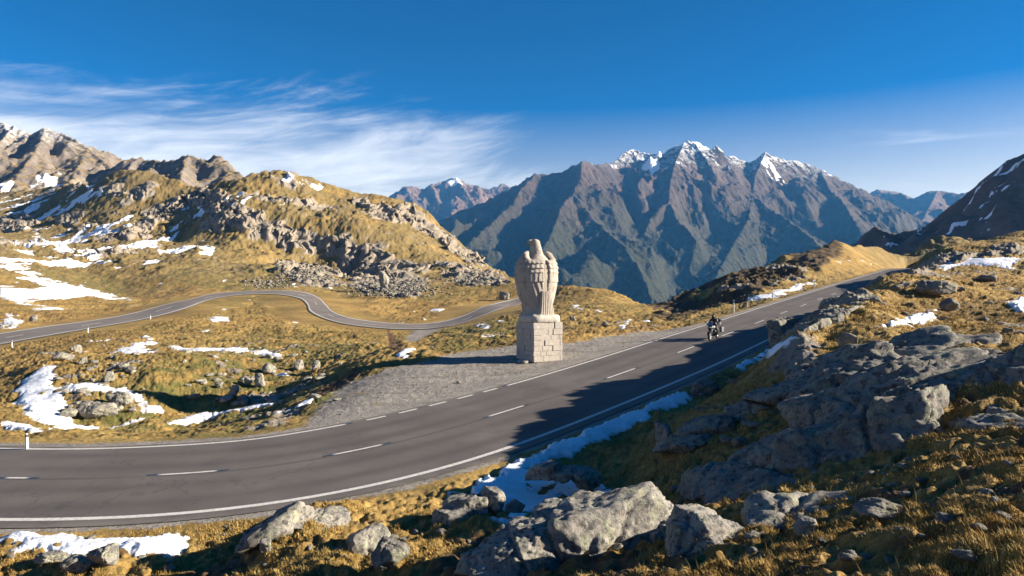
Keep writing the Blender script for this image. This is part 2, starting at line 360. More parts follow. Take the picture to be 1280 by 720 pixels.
# ------------------------------------------------------------------ terrain control points (photo column, photo row, distance)
ctl = """
0,500,44 0,480,50 0,450,68 0,520,38 60,500,43 60,465,50 100,528,40 100,500,42.5 130,480,46 150,520,41 190,478,46 200,525,41 245,515,43.5
345,505,43 300,470,50 250,480,47 350,460,56 250,440,66 150,440,66 60,440,68 400,440,64 450,428,74 480,425,78 350,420,84 250,415,90 150,420,86 400,410,96 470,415,92
100,541,28.5 0,545,29 200,541,29 300,530,31.5 370,512,35 400,492,39 440,468,43.5 470,448,47
0,425,90 100,408,105 240,380,135 330,366,165 380,374,150 400,385,135 440,402,116 520,409,108 570,402,118 610,384,138 650,374,158
300,385,135 330,395,122 180,392,125
560,425,70 620,415,78 560,412,95 620,398,105
0,390,125 50,375,150 0,350,170 100,370,165 50,330,215 0,310,240 100,350,195 150,365,185 200,355,190 200,340,205 270,350,195 350,350,195 430,372,168 500,388,145 560,386,145 480,365,175 600,366,170 640,360,172 320,355,195
690,390,100 730,400,80 780,395,85 760,382,108 700,362,152 760,366,142 800,381,128 830,395,90 670,378,150
820,384,130 850,371,140 900,349,150 960,330,160 1000,320,166 1060,308,182 1100,312,208 1130,321,232
860,400,72 880,386,96 940,369,100 985,352,118 1040,334,142 1070,324,165 1110,329,192
300,228,400 345,215,415 380,222,425 430,239,430 480,248,430 520,259,430 545,281,420 580,311,400 620,338,365 645,354,330 668,368,290
270,255,372 330,250,372 400,263,376 470,272,378 520,288,376 560,315,352
300,262,346 350,272,342 400,282,338 440,290,332 485,312,320
310,296,322 350,306,322 400,319,322 440,331,314 490,342,300
300,330,255 350,336,250 400,345,242 450,353,228 500,346,250 560,338,270 600,346,265
110,238,435 150,216,440 200,223,430 250,238,412 285,232,400
150,252,400 200,262,388 250,267,368 120,282,365 180,296,340 230,302,330 90,302,340 160,288,340
40,270,450 0,272,460 0,300,320 50,308,300 20,322,260 110,325,262 200,318,272 250,315,285 0,245,600 60,240,580
600,610,19.5 560,630,18.2 640,590,21 640,645,18.0 740,610,19.6 740,575,22 800,535,25.5 850,503,30.5 700,640,18.0 770,612,18.8
900,520,19.6 950,480,22 830,555,19.5 780,640,15 720,690,11 830,650,12 900,690,8.8 1000,640,10 1100,680,7 1200,620,8 1100,600,10.5 1280,720,5.2 1000,720,6.5
1150,455,16 1250,430,17.5 1000,440,22 1030,430,23.5 960,468,22 930,490,21.5 960,441,42 1000,480,19.2 1050,470,19.5 1000,520,16.6 900,560,16.4 960,560,14.4 1050,388,30 1085,372,35 1000,421,24.3 1030,404,26.5
1120,380,33 1200,385,34 1270,385,33 1150,405,27 1230,410,26 1080,418,23.5 1180,440,20 1150,351,54 1200,360,50 1270,358,52 1100,364,41 1120,346,49 1140,342,57 1200,345,68 1270,345,68
1165,336,84 1200,333,85 1270,330,82 1150,326,104 1166,317,109 1193,308,115 1224,308,118 1250,298,121 1280,289,124 1150,318,225 1185,300,240 1215,306,240 1166,324,150 1193,318,165 1224,320,165 1150,331,140 1245,312,160
450,700,13.5 350,665,15.3 150,705,15 0,700,15.6 100,682,16.4 220,680,16.6 20,672,17 300,800,11 600,800,8 0,800,12 800,800,6.2 550,690,13.2 600,650,15.6 560,655,15.6 1280,900,3.6 600,1200,3.6 200,1300,4.0
-300,440,85 -300,520,40 -300,600,24 -300,700,16 -300,300,380 -300,260,560 -300,380,150 1600,400,30 1600,480,15 1600,325,90 1600,300,130 1600,650,6.2 -700,700,15 -700,450,60 2100,380,30 2100,600,6
"""
C3 = [P(*map(float, t.split(','))) for t in ctl.split()]
for i in range(0, len(CL), 10):                    # the road bed and its shoulders
    x, y = CL[i]
    if y > 195 or x < -30: continue
    for k in (-CHW[i] - .9, 0, CHW[i] + .8):
        q = CL[i] + CN[i] * k; C3.append((q[0], q[1], float(road_z(*q)) - (.12 if k else 0)))
    q = CL[i] + CN[i] * (CHW[i] + 2.2); C3.append((q[0], q[1], float(road_z(*q)) - .22)) if 14 < y < 45 else None
for px, py in [(420,515),(450,495),(480,475),(520,460),(560,445),(600,450),(640,440),(700,440),(740,430),(800,415),(650,470),(560,480),(500,500)]:
    q = on_plane(px, py); C3.append((q[0], q[1], plane_z(*q) - .05))
C3 = np.array(C3); keep = [0]
for i in range(1, len(C3)):                        # drop near duplicates
    k = C3[keep]; d = np.hypot((k[:, 0] / k[:, 1] - C3[i, 0] / C3[i, 1]), .55 * np.log(k[:, 1] / C3[i, 1]))
    if d.min() > .012: keep.append(i)
C3 = C3[keep]
KU, KY = 1.0, .55
cu = C3[:, 0] / C3[:, 1] * KU; cy = np.log(C3[:, 1]) * KY
vv = C3[:, 2] / C3[:, 1]                            # interpolate the slope of the line of sight: keeps near and far in balance
def tps_fit(a, b, f, lam):
    n = len(a); r2 = (a[:, None] - a) ** 2 + (b[:, None] - b) ** 2
    K = .5 * r2 * np.log(r2 + 1e-12); K[np.arange(n), np.arange(n)] = lam
    Pm = np.stack([np.ones(n), a, b], 1); A = np.zeros((n + 3, n + 3)); A[:n, :n] = K; A[:n, n:] = Pm; A[n:, :n] = Pm.T
    return np.linalg.solve(A, np.r_[f, 0, 0, 0])
W = tps_fit(cu, cy, vv, 4e-5)
def tps_eval(a, b):
    a = a.ravel(); b = b.ravel(); out = np.empty(len(a), np.float32); n = len(cu)
    cu32, cy32, w32 = cu.astype(np.float32), cy.astype(np.float32), W[:n].astype(np.float32)
    for s in range(0, len(a), 40000):
        x = a[s:s + 40000].astype(np.float32); y = b[s:s + 40000].astype(np.float32)
        r2 = (x[:, None] - cu32) ** 2 + (y[:, None] - cy32) ** 2 + np.float32(1e-12)
        out[s:s + 40000] = (.5 * r2 * np.log(r2)) @ w32 + W[n] + W[n + 1] * x + W[n + 2] * y
    return out

ud = np.linspace(-.80, .80, 1180); uo = .80 + np.cumsum(np.linspace(.003, .05, 46))
us = np.r_[-uo[::-1], ud, uo]
Ys = np.r_[np.exp(np.linspace(math.log(3.0), math.log(235), 900)), np.exp(np.linspace(math.log(235), math.log(720), 300))[1:], np.exp(np.linspace(math.log(720), math.log(2600), 40))[1:]]
NR, NC = len(Ys), len(us)
GU, GY = np.meshgrid(us, Ys); GX = GU * GY
# smooth base on a coarser lattice, then bilinear
cuu = np.linspace(us[0], us[-1], 420); cuy = np.linspace(math.log(3.0), math.log(740), 420)
a, b = np.meshgrid(cuu, cuy); base_v = tps_eval(np.clip(a, -1.35, 1.35) * KU, b * KY).reshape(a.shape)
def base_slope(u, y):
    fu = np.clip((u - cuu[0]) / (cuu[1] - cuu[0]), 0, len(cuu) - 1.001); fy = np.clip((np.log(y) - cuy[0]) / (cuy[1] - cuy[0]), 0, len(cuy) - 1.001)
    iu = fu.astype(int); iy = fy.astype(int); fu = fu - iu; fy = fy - iy
    g = base_v
    return (g[iy, iu] * (1 - fu) + g[iy, iu + 1] * fu) * (1 - fy) + (g[iy + 1, iu] * (1 - fu) + g[iy + 1, iu + 1] * fu) * fy
BV = base_slope(GU, np.minimum(GY, 735)); BZ = BV * GY
rim_px = [-1500, 60, 85, 110, 150, 200, 250, 285, 300, 345, 430, 520, 545, 580, 620, 645, 668, 690, 720, 760, 800, 815, 850, 900, 960, 1000, 1060, 1100, 1138, 1166, 1193, 1215, 1235, 1250, 1280, 1400, 2000]
rim_y  = [700,   610, 560, 442, 446, 436, 418, 406, 405, 420, 435, 437, 425, 406, 372, 336, 296, 165, 155, 146, 134, 132, 143, 154, 164, 170, 186, 213, 238, 243, 246, 246, 160, 127, 130, 135, 140]
RIM = np.interp(us, U(np.array(rim_px, float)), rim_y)[None, :]
t = np.maximum(0, GY - RIM); zr = np.where(t > 0, base_slope(GU, np.minimum(GY, RIM)) * RIM, 0)
BZ = np.where(t > 0, zr - 420 * (1 - np.exp(-(.0016 * t + .00006 * np.minimum(t, 90) ** 2))), BZ)

def dist_polyline(x, y, pl, mask):
    """distance, index of the nearest vertex of a dense polyline for the masked grid points"""
    D = np.full(x.shape, 1e3, np.float32); I = np.zeros(x.shape, np.int32)
    idx = np.flatnonzero(mask); X = x.ravel()[idx].astype(np.float32); Yv = y.ravel()[idx].astype(np.float32)
    d = np.empty(len(idx), np.float32); ii = np.empty(len(idx), np.int32); p32 = pl.astype(np.float32)
    for s in range(0, len(idx), 60000):
        q = (X[s:s + 60000, None] - p32[:, 0]) ** 2 + (Yv[s:s + 60000, None] - p32[:, 1]) ** 2
        k = q.argmin(1); ii[s:s + 60000] = k; d[s:s + 60000] = np.sqrt(q[np.arange(len(k)), k])
    D.ravel()[idx] = d; I.ravel()[idx] = ii
    return D, I
rough_near = (np.abs(GX - np.interp(GY, CL[:, 1][np.argsort(CL[:, 1])], CL[:, 0][np.argsort(CL[:, 1])])) < 30) & (GY < 215) & (GY > 12) | ((GY < 40) & (GY > 12) & (GX < 12))
RD, RI = dist_polyline(GX, GY, CL[::2], rough_near)
side = ((GX - CL[::2][RI][..., 0]) * CN[::2][RI][..., 0] + (GY - CL[::2][RI][..., 1]) * CN[::2][RI][..., 1])
RE = RD - CHW[::2][RI]                               # distance outside the edge line
bed = np.where(side > 0, 1 - sstep(.75, 1.9, RE), 1 - sstep(.7, 2.6, RE))

# pixel -> ground: first place along the sight line where the bare ground rises into it
def hit(px, py, Z=None, ymin=5.0):
    Z = BZ if Z is None else Z
    fc = np.clip(np.interp(U(px), us, np.arange(NC)), 0, NC - 1.001); c = int(fc); f = fc - c
    sl = (Z[:, c] * (1 - f) + Z[:, c + 1] * f) / Ys
    k0 = np.searchsorted(Ys, ymin); ok = np.flatnonzero(sl[k0:] >= V(py))
    if len(ok) == 0: return None
    k = ok[0] + k0
    if k > 0 and k > k0:
        a, b = sl[k - 1], sl[k]; w = (V(py) - a) / (b - a + 1e-9); Y = Ys[k - 1] * (1 - w) + Ys[k] * w
    else: Y = Ys[k]
    return np.array([U(px) * Y, Y, V(py) * Y])
BZ = BZ * (1 - bed) + (road_z(GX, GY) - .012) * bed
def world_poly(pts, n=6):
    out = []
    for (a, b), (c, d) in zip(pts, pts[1:] + pts[:1]):
        for k in range(n):
            h = hit(a + (c - a) * k / n, b + (d - b) * k / n)
            if h is not None: out.append(h[:2])
    return np.array(out)
def poly_sd(poly, X, Yv, pad):
    """signed distance (inside positive) near one ground polygon; -1e3 elsewhere"""
    S = np.full(X.shape, -1e3, np.float32)
    if len(poly) < 3: return S
    lo = poly.min(0) - pad; hi = poly.max(0) + pad
    m = (X > lo[0]) & (X < hi[0]) & (Yv > lo[1]) & (Yv < hi[1]); idx = np.flatnonzero(m)
    x = X.ravel()[idx].astype(np.float32); y = Yv.ravel()[idx].astype(np.float32)
    d2 = np.full(len(idx), 1e9, np.float32); inside = np.zeros(len(idx), bool)
    for (ax, ay), (bx, by) in zip(poly, np.roll(poly, -1, 0)):
        ex, ey = bx - ax, by - ay; tt = np.clip(((x - ax) * ex + (y - ay) * ey) / (ex * ex + ey * ey + 1e-9), 0, 1)
        d2 = np.minimum(d2, (x - ax - tt * ex) ** 2 + (y - ay - tt * ey) ** 2)
        c = (ay > y) != (by > y)
        inside ^= c & (x < (bx - ax) * (y - ay) / (by - ay + 1e-12) + ax)
    S.ravel()[idx] = np.sqrt(d2) * np.where(inside, 1, -1)
    return S
def polys(text):
    return [[tuple(map(float, q.split(','))) for q in ln.split()] for ln in text.strip().splitlines() if ln.strip()]
def field(text, pad):
    S = np.full(GX.shape, -1e3, np.float32)
    for p in polys(text): S = np.maximum(S, poly_sd(world_poly(p), GX, GY, pad))
    return S

# ------------------------------------------------------------------ surface zones
GRAVEL = field("""
388,540 392,522 418,497 440,478 500,458 545,451 575,441 650,431 712,430 780,419 850,409 888,404 820,427 700,465 620,489 500,519 440,534
508,425 520,412 548,405 556,409 540,416 515,428""", 4)
gravel = sstep(-1.6, 1.2, GRAVEL)
gravel = np.maximum(gravel, sstep(1.3, .5, RE) * .8)
soil = sstep(.18, .5, fbm(GX * .42, GY * .42, 4, 181, .6)) * sstep(20, 14, GY) * (RE > 1.5)
ROCKS = field("""
250,252 300,262 350,272 400,282 440,290 485,312 520,330 535,345 500,345 440,334 400,322 350,310 310,300 262,276
500,258 540,268 560,290 600,322 590,335 560,318 530,295
440,250 520,260 520,278 470,272
430,345 500,340 540,352 520,372 470,366 430,360
350,330 420,342 440,360 380,358 345,345
550,332 620,345 640,356 590,358 545,346
125,225 150,216 165,235 150,252 130,250
180,262 210,255 225,262 190,285 165,290
205,255 250,240 290,246 300,258 255,262
0,272 30,268 45,280 30,292 0,290
60,275 110,268 130,285 90,296
135,292 170,284 200,294 170,306 140,303
975,440 1000,405 1060,375 1100,372 1095,395 1040,420 1000,445
1140,340 1170,320 1230,318 1280,305 1280,322 1230,325 1190,332 1150,345
955,360 985,347 1010,342 1000,350 970,362
880,372 940,345 985,330 1000,335 950,360 900,380""", 6)
DIRTF = field("""
395,490 415,478 440,465 450,470 420,488 396,498
485,412 500,430 500,445 488,432""", 3)
GREENF = field("""
400,470 470,452 530,455 520,468 450,478 410,505 380,505
370,440 420,430 440,445 400,455 372,455
190,460 330,440 360,470 350,500 250,505 200,480
150,490 120,520 170,530 260,540 350,520 350,505 250,530 190,530
560,412 640,398 640,425 560,440
200,330 320,330 420,350 300,365 220,350
30,330 160,350 150,372 60,350""", 8)
green = np.clip((sstep(-3, 2, GREENF) * 1.0 + .25 + .5 * fbm(GX * .03, GY * .03, 3, 5)) * (1 - .75 * sstep(48, 30, GY) * (GX > -14) * (side > 0)), 0, 1)
SNOWT = """
20,480 40,468 55,460 66,459 75,472 82,488 92,508 76,515 92,528 112,534 60,535 34,526 18,505
74,475 120,475 150,482 190,500 205,514 180,517 165,502 135,491 80,489
60,529 110,533 150,527 185,517 190,522 150,531 110,538 60,537
203,530 240,517 300,511 345,503 343,510 300,518 240,530 212,533
0,527 50,535 46,541 0,537
143,439 170,431 183,418 190,424 206,432 175,434 196,441 165,442
212,433 260,436 320,440 356,446 350,450 300,444 240,441 215,438
255,400 275,385 283,377 291,383 280,390 289,401 270,403
0,316 30,328 55,345 75,352 110,360 150,368 172,378 110,372 60,362 30,350 0,332
0,366 50,380 98,390 50,388 0,376
0,386 15,390 36,405 10,417 0,417
170,391 200,381 232,379 215,388 180,393
36,290 60,302 90,310 140,330 130,334 85,320 50,306
552,622 600,599 640,578 700,552 740,533 800,505 860,485 864,504 820,520 780,540 740,560 700,572 662,590 690,599 740,597 772,605 755,625 700,637 650,656 622,662 640,642 600,626
900,463 940,446 990,425 996,430 960,449 925,463
-10,663 60,667 130,675 275,670 212,695 130,695 90,704 60,697 -10,690
1098,410 1130,398 1172,391 1168,402 1130,408
1163,337 1200,325 1230,325 1282,324 1270,334 1210,334 1180,339
1252,380 1285,374 1285,390 1262,388
932,372 985,361 1030,343 1028,351 990,366 940,379
924,371 952,358 948,365 930,374
1046,325 1080,324 1050,331
1051,626 1078,614 1087,618 1062,629
603,391 607,389 612,391 609,393 604,393
616,391 622,387 627,389 632,393 626,395 618,394
599,403 604,404 609,407 608,412 604,413 601,409
603,420 609,418 615,420 620,422 613,424 606,423
714,380 720,380 727,386 729,391 722,390 716,385
480,402 505,403 508,406 482,406
530,378 545,384 560,390 545,391
440,382 452,385 446,388
365,355 385,358 370,361
645,452 652,447 657,450 650,455
775,412 778,403 792,401 790,405"""
SD = field(SNOWT, 5)
def snow_noise(x, y): return fbm(x * .9, y * .9, 4, 91, .6) * .42
distf = np.clip(GY / 60.0, .5, 4)                  # far patches have wider ragged rims
def snow_rim(f, seed): return fbm(GX * f, GY * f * .8, 4, seed, .62) * .6 + fbm(GX * f * 3.6, GY * f * 2.6, 3, seed + 4, .6) * .22 - .8 * sstep(.45, .8, fbm(GX * f * .6, GY * f * .5, 4, seed + 6, .6)) - .05
w1 = sstep(28, 50, GY); w2 = sstep(90, 150, GY)
SDN = SD + ((snow_rim(.9, 91) * (1 - w1) + snow_rim(.5, 92) * w1) * (1 - w2) + (snow_rim(.16, 93) * 1.7 - .35) * w2) * distf
# loose remnants of snow in hollows of the upper slopes
region = field("0,235 130,240 250,262 300,300 240,330 150,340 120,368 60,378 0,420 0,300\n340,214 300,226 262,262 330,262 420,250 400,232", 30)
spots = fbm(GX * .05 + 3, GY * .022, 4, 44, .55) - .60 + .25 * sstep(-10, 10, region)
spots += .22 * fbm(GX * .25, GY * .1, 3, 47, .6); rem = np.where(region > 0, spots * 14, -1e3)
nearspots = (fbm(GX * .22, GY * .16, 4, 61, .6) - .98) * 3
nearspots = np.where((GY > 30) & (GY < 200) & (RE > 3) & (gravel < .1) & (GX < 15), nearspots, -1e3)
SDN = np.maximum(np.maximum(SDN, rem), nearspots)
SDN = np.where(RE < 1.1, -1e3, SDN)
# second road (unprojected edge lines)
Upx = [(-240,446),(-60,425),(0,417),(60,408),(120,400),(180,388),(230,376),(260,368.5),(300,364.5),(350,363),(383,366),(398,372),(408,381),(417,390),(440,398),(480,403.5),(520,405.5),(560,400.5),(590,390),(620,379),(655,370.5),(675,368)]
Dpx = [(-240,470),(-60,443),(0,432),(60,421),(130,409),(190,398),(240,384),(266,374.5),(302,369),(345,368.5),(372,373),(383,381),(387,390),(408,400),(438,407),(480,411.5),(520,412.5),(565,408),(600,397),(630,386),(655,378),(675,374)]
U2 = np.array([hit(*p) for p in Upx]); D2 = np.array([hit(*p) for p in Dpx])
def pair_lines(A, B, n=220):
    out = []
    for q in (A, B):
        k = np.linspace(0, len(q) - 1, n); i = np.clip(k.astype(int), 0, len(q) - 2); f = (k - i)[:, None]
        i0 = np.clip(i - 1, 0, len(q) - 1); i2 = i + 1; i3 = np.clip(i + 2, 0, len(q) - 1)
        p0, p1, p2, p3 = q[i0], q[i], q[i2], q[i3]
        out.append(.5 * (2 * p1 + (p2 - p0) * f + (2 * p0 - 5 * p1 + 4 * p2 - p3) * f ** 2 + (3 * p1 - p0 - 3 * p2 + p3) * f ** 3))
    return out
U2, D2 = pair_lines(U2[:, :2], D2[:, :2]); C2 = (U2 + D2) / 2; H2 = np.linalg.norm(U2 - D2, axis=1) / 2
near2 = (GX > -110) & (GX < 12) & (GY > 75) & (GY < 190)
RD2, RI2 = dist_polyline(GX, GY, C2, near2); RE2 = RD2 - H2[RI2]
SDN = np.where(RE2 < .8, -1e3, SDN)
flat = np.maximum(bed, np.maximum(1 - sstep(.6, 3.0, RE2), sstep(-1.5, .6, GRAVEL) * .93))

# ------------------------------------------------------------------ relief of the ground
rockm = sstep(-2.5, 2.0, ROCKS + 2.0 * fbm(GX * .12, GY * .12, 3, 3) + (9 * fbm(GX * .035, GY * .022, 4, 6) - 2.5) * sstep(170, 260, GY))
farm = sstep(170, 260, GY)
nat = 1 - flat
hillrock = sstep(.3, .7, fbm(GX * .02, GY * .02, 4, 21, .55)) * farm * sstep(U(680), U(560), GU)
rockm = np.maximum(rockm, hillrock * .75)
D0 = .34 * farm * (sstep(0, .55, np.abs(fbm(GX * .24, GY * .17, 3, 31, .6))) - .35) + .25 * farm * fbm(GX * .6, GY * .4, 2, 32)
rockm_near = sstep(.42, .7, fbm(GX * .16, GY * .16, 4, 33, .6)) * .8 * nat * sstep(120, 60, GY) * sstep(18, 26, GY)
D = np.zeros(GX.shape, np.float32) + D0
D += .35 * fbm(GX * .10, GY * .10, 4, 1) * sstep(18, 45, GY) * (1 + farm)
D += .16 * fbm(GX * .45, GY * .45, 4, 2) * sstep(6, 14, GY)
tus = np.abs(fbm(GX * 1.1, GY * 1.1, 3, 9, .6)); D += (.07 + .03 * sstep(22, 45, GY)) * (sstep(0, .6, tus) - .3) * sstep(240, 110, GY)
D += .06 * np.abs(fbm(GX * .55, GY * .8, 3, 29, .6)) * sstep(25, 50, GY) * sstep(260, 120, GY)
D += .10 * sstep(.0, .55, np.abs(fbm(GX * 1.7, GY * 1.7, 2, 19, .5))) * sstep(26, 12, GY)
D += .022 * fbm(GX * 4.2, GY * 4.2, 3, 12, .6) * sstep(60, 10, GY)
kn = sstep(3, 12, np.where(side < 0, RE, 40)) * sstep(62, 80, GY) * sstep(U(800), U(830), GU) * sstep(U(1100), U(1010), GU) * (GY < RIM + 8)
kwx = 6 * fbm(GX * .03, GY * .03, 3, 161); D += kn * (1.25 * (ridged((GX + kwx) * .055, (GY + kwx) * .022, 4, 162, .55) - .9) + .25 * (ridged(GX * .3, GY * .2, 3, 163) - .8))
D += 1.5 * (ridged(GX * .035, GY * .02, 4, 14) - .8) * farm + .9 * (ridged(GX * .12, GY * .07, 5, 15, .6) - .8) * farm * sstep(-.2, .4, fbm(GX * .015, GY * .012, 3, 18))
lat = fbm(GX * .02, GY * .02, 3, 71) * 3
crag = ridged(GX * .09 + lat, GY * .05, 5, 24, .55) - .75
D += rockm * (farm * 2.6 * crag + (1 - farm) * .8 * (ridged(GX * .3, GY * .3, 4, 25) - .7) * sstep(12, 40, GY))
blocks = np.floor((GX * .11 + GY * .05 + lat * .7)) ; D += rockm * farm * 1.0 * (((blocks * 12.9898) % 1.7) - .8)
D += rockm_near * .10 * (ridged(GX * .7, GY * .7, 4, 26) - .4)
lotz = .05 * fbm(GX * .35, GY * .35, 4, 41) + .018 * fbm(GX * 3, GY * 3, 3, 42)
D = D * nat + lotz * gravel * (1 - bed)
crest_fix = sstep(0, 25, GY - RIM)
GZ = BZ + D
SX = GX + rockm * farm * (2.2 * fbm(GX * .12, GZ * .30, 3, 171) + .9 * fbm(GX * .5, GZ * .9, 2, 172)); SY = GY + rockm * farm * 2.0 * fbm(GX * .15 + 7, GZ * .42, 3, 173)
VX, VY, VZ = SX.ravel(), SY.ravel(), GZ.ravel()
rock_attr = np.clip(rockm * .9 + rockm_near * .75, 0, 1) * (1 - gravel)
gz_y = np.gradient(GZ, axis=0) / np.gradient(GY, axis=0); gz_x = np.gradient(GZ, axis=1) / np.maximum(np.gradient(GX, axis=1), 1e-3)
bz_y = np.gradient(BZ, axis=0) / np.gradient(GY, axis=0); bz_x = np.gradient(BZ, axis=1) / np.maximum(np.gradient(GX, axis=1), 1e-3)
steep = np.where(GY < 150, np.hypot(bz_x, bz_y) * .9, np.hypot(gz_x, gz_y))
rock_attr = np.clip(rock_attr + sstep(.75, 1.3, steep) * .5 * nat, 0, 1)
snowfar = np.where(GY > 175, sstep(-2, 2, SDN / np.clip(distf, 1, 4) * 2.0), 0)
me = np_mesh('ground', np.stack([VX, VY, VZ], 1), grid_quads(NR, NC), dict(rock=rock_attr, green=green, gravel=gravel * (1 - .0 * bed), far=sstep(150, 240, GY), heath_shade=kn * sstep(-.6, .1, fbm(GX * .08, GY * .05, 3, 164)), dirt=np.maximum(sstep(-1, .6, DIRTF), sstep(1.6, .9, RE) * (RE > .4) * .35 * (side > 0) + soil * .62), snow=snowfar))
ground = finish('ground', me, M['ground']); tag(ground, kind='structure')
def gz(x, y):
    u = x / y; fc = np.clip(np.interp(u, us, np.arange(NC)), 0, NC - 1.001); fr = np.clip(np.interp(y, Ys, np.arange(NR)), 0, NR - 1.001)
    c, r = int(fc), int(fr); a, b = fc - c, fr - r
    return float((GZ[r, c] * (1 - a) + GZ[r, c + 1] * a) * (1 - b) + (GZ[r + 1, c] * (1 - a) + GZ[r + 1, c + 1] * a) * b)
# snow that still lies on the near ground: a sheet with its own thickness
near_rows = GY < 178
off = np.where(SDN > -2, (.13 * sstep(-.05, .9, SDN / distf) - .12 * sstep(.05, -.5, SDN / distf)) * np.clip(distf, 1, 1.25), -.5)
keepv = (SDN / distf > -.35) & near_rows
q = grid_quads(NR, NC); kq = keepv.ravel()[q].any(1) & near_rows.ravel()[q].all(1); q = q[kq]
uniq, inv = np.unique(q, return_inverse=True)
smz = BZ + .35 * fbm(GX * .10, GY * .10, 4, 1) * sstep(18, 45, GY) * nat + .05
core = sstep(-.1, .8, SDN / distf)
sz = (GZ * (1 - core) + smz * core + off + .03 * core * fbm(GX * 1.2, GY * 2.2, 3, 55)).ravel()[uniq]
sn = finish('snow', np_mesh('snow', np.stack([VX[uniq], VY[uniq], sz], 1), inv.reshape(-1, 4), dict(core=core.ravel()[uniq])), M['snow'])
tag(sn, 'patches of old white snow lying in hollows of the brown grass', 'snow', kind='stuff')

# ------------------------------------------------------------------ roads and markings
def strip(name, A, B, zf, mat, nx=2, parent=None, attrs=None, lift=0.0):
    k = np.linspace(0, 1, nx)[None, :, None]; G = A[:, None, :] * (1 - k) + B[:, None, :] * k
    z = zf(G[..., 0], G[..., 1]) + lift
    me = np_mesh(name, np.concatenate([G, z[..., None]], -1).reshape(-1, 3), grid_quads(len(A), nx), attrs(G, k) if attrs else None)
    me.flip_normals()
    return finish(name, me, mat, parent)
ok = (CL[:, 0] > -45)
c0, n0, h0 = CL[ok], CN[ok], CHW[ok]; s0 = CS[ok]
def lane_attr(G, k):
    w = (h0 + .4)[:, None]; off = (k[0, :, 0] * 2 - 1)[None, :] * w
    ln = np.exp(-((np.abs(off) - 1.0) / .35) ** 2) + np.exp(-((np.abs(off) - 2.5) / .35) ** 2)
    return dict(lane=ln * .8, seam=np.exp(-((off - .0) / .05) ** 2), rim=sstep(.85, 1.0, np.abs(off) / w))
road = strip('road', c0 - n0 * (h0 + .32)[:, None], c0 + n0 * (h0 + .55)[:, None], road_z, M['asphalt'], 61, attrs=lane_attr, lift=.012)
tag(road, kind='structure')
def mark(name, sa, sb, lat0, lat1):
    m = (s0 >= sa) & (s0 <= sb)
    ss = np.r_[sa, s0[m], sb]; c = np.stack([np.interp(ss, s0, c0[:, i]) for i in (0, 1)], 1); n = np.stack([np.interp(ss, s0, n0[:, i]) for i in (0, 1)], 1)
    l0 = lat0(ss) if callable(lat0) else lat0; l1 = lat1(ss) if callable(lat1) else lat1
    return strip(name, c + n * np.reshape(l0, (-1, 1)), c + n * np.reshape(l1, (-1, 1)), road_z, M['paint'], 2, road, lift=.018)
def s_at(px, py):
    q = on_plane(px, py); return float(s0[np.argmin(((c0 - q) ** 2).sum(1))])
hw = lambda s: np.interp(s, s0, h0)
gap0, gap1 = s_at(440, 532), s_at(634, 484)
mark('edge_line', s0[0], gap0, lambda s: -hw(s) - .07, lambda s: -hw(s) + .08)
mark('edge_line', gap1, s0[-1], lambda s: -hw(s) - .07, lambda s: -hw(s) + .08)
for k in range(5):
    a = gap0 + (gap1 - gap0) * (k + .42) / 5.25; mark('edge_dash', a, a + 1.05, lambda s: -hw(s) - .07, lambda s: -hw(s) + .08)
mark('edge_line', s0[0], s0[-1], lambda s: hw(s) - .1, lambda s: hw(s) + .1)
dash = [((0,598),(42,602)),((175,604),(272,597)),((415,575),(499,557)),((614,523),(674,506)),((757,476),(803,460))]
last = 0
for a, b in dash:
    sa, sb = s_at(*a), s_at(*b); mark('centre_dash', sa, sb, -.06, .06); last = sb
k = 0
while last + 6 + 3 < s0[-1] - 10:
    mark('centre_dash', last + 6.0, last + 9.0, -.06, .06); last += 9.0
a0 = s_at(0, 598); mark('centre_dash', a0 - 9, a0 - 6, -.06, .06)
# upper road
def z2(x, y):
    x = np.asarray(x); return np.vectorize(gz)(x, np.asarray(y))
def attr2(G, k): return dict(lane=np.zeros(G.shape[:2]), seam=np.zeros(G.shape[:2]))
road2 = strip('upper_road', U2, D2, z2, M['old_asphalt'], 9, attrs=attr2, lift=.09); tag(road2, kind='structure')
def strip2(name, f0, f1, a=0, b=220):
    A = U2 + (D2 - U2) * f0; B = U2 + (D2 - U2) * f1
    return strip(name, A[a:b], B[a:b], z2, M['paint'], 2, road2, lift=.13)
strip2('edge_line', .05, .10); strip2('edge_line', .90, .95)
for a in range(6, 200, 16): strip2('centre_dash', .485, .515, a, a + 5)

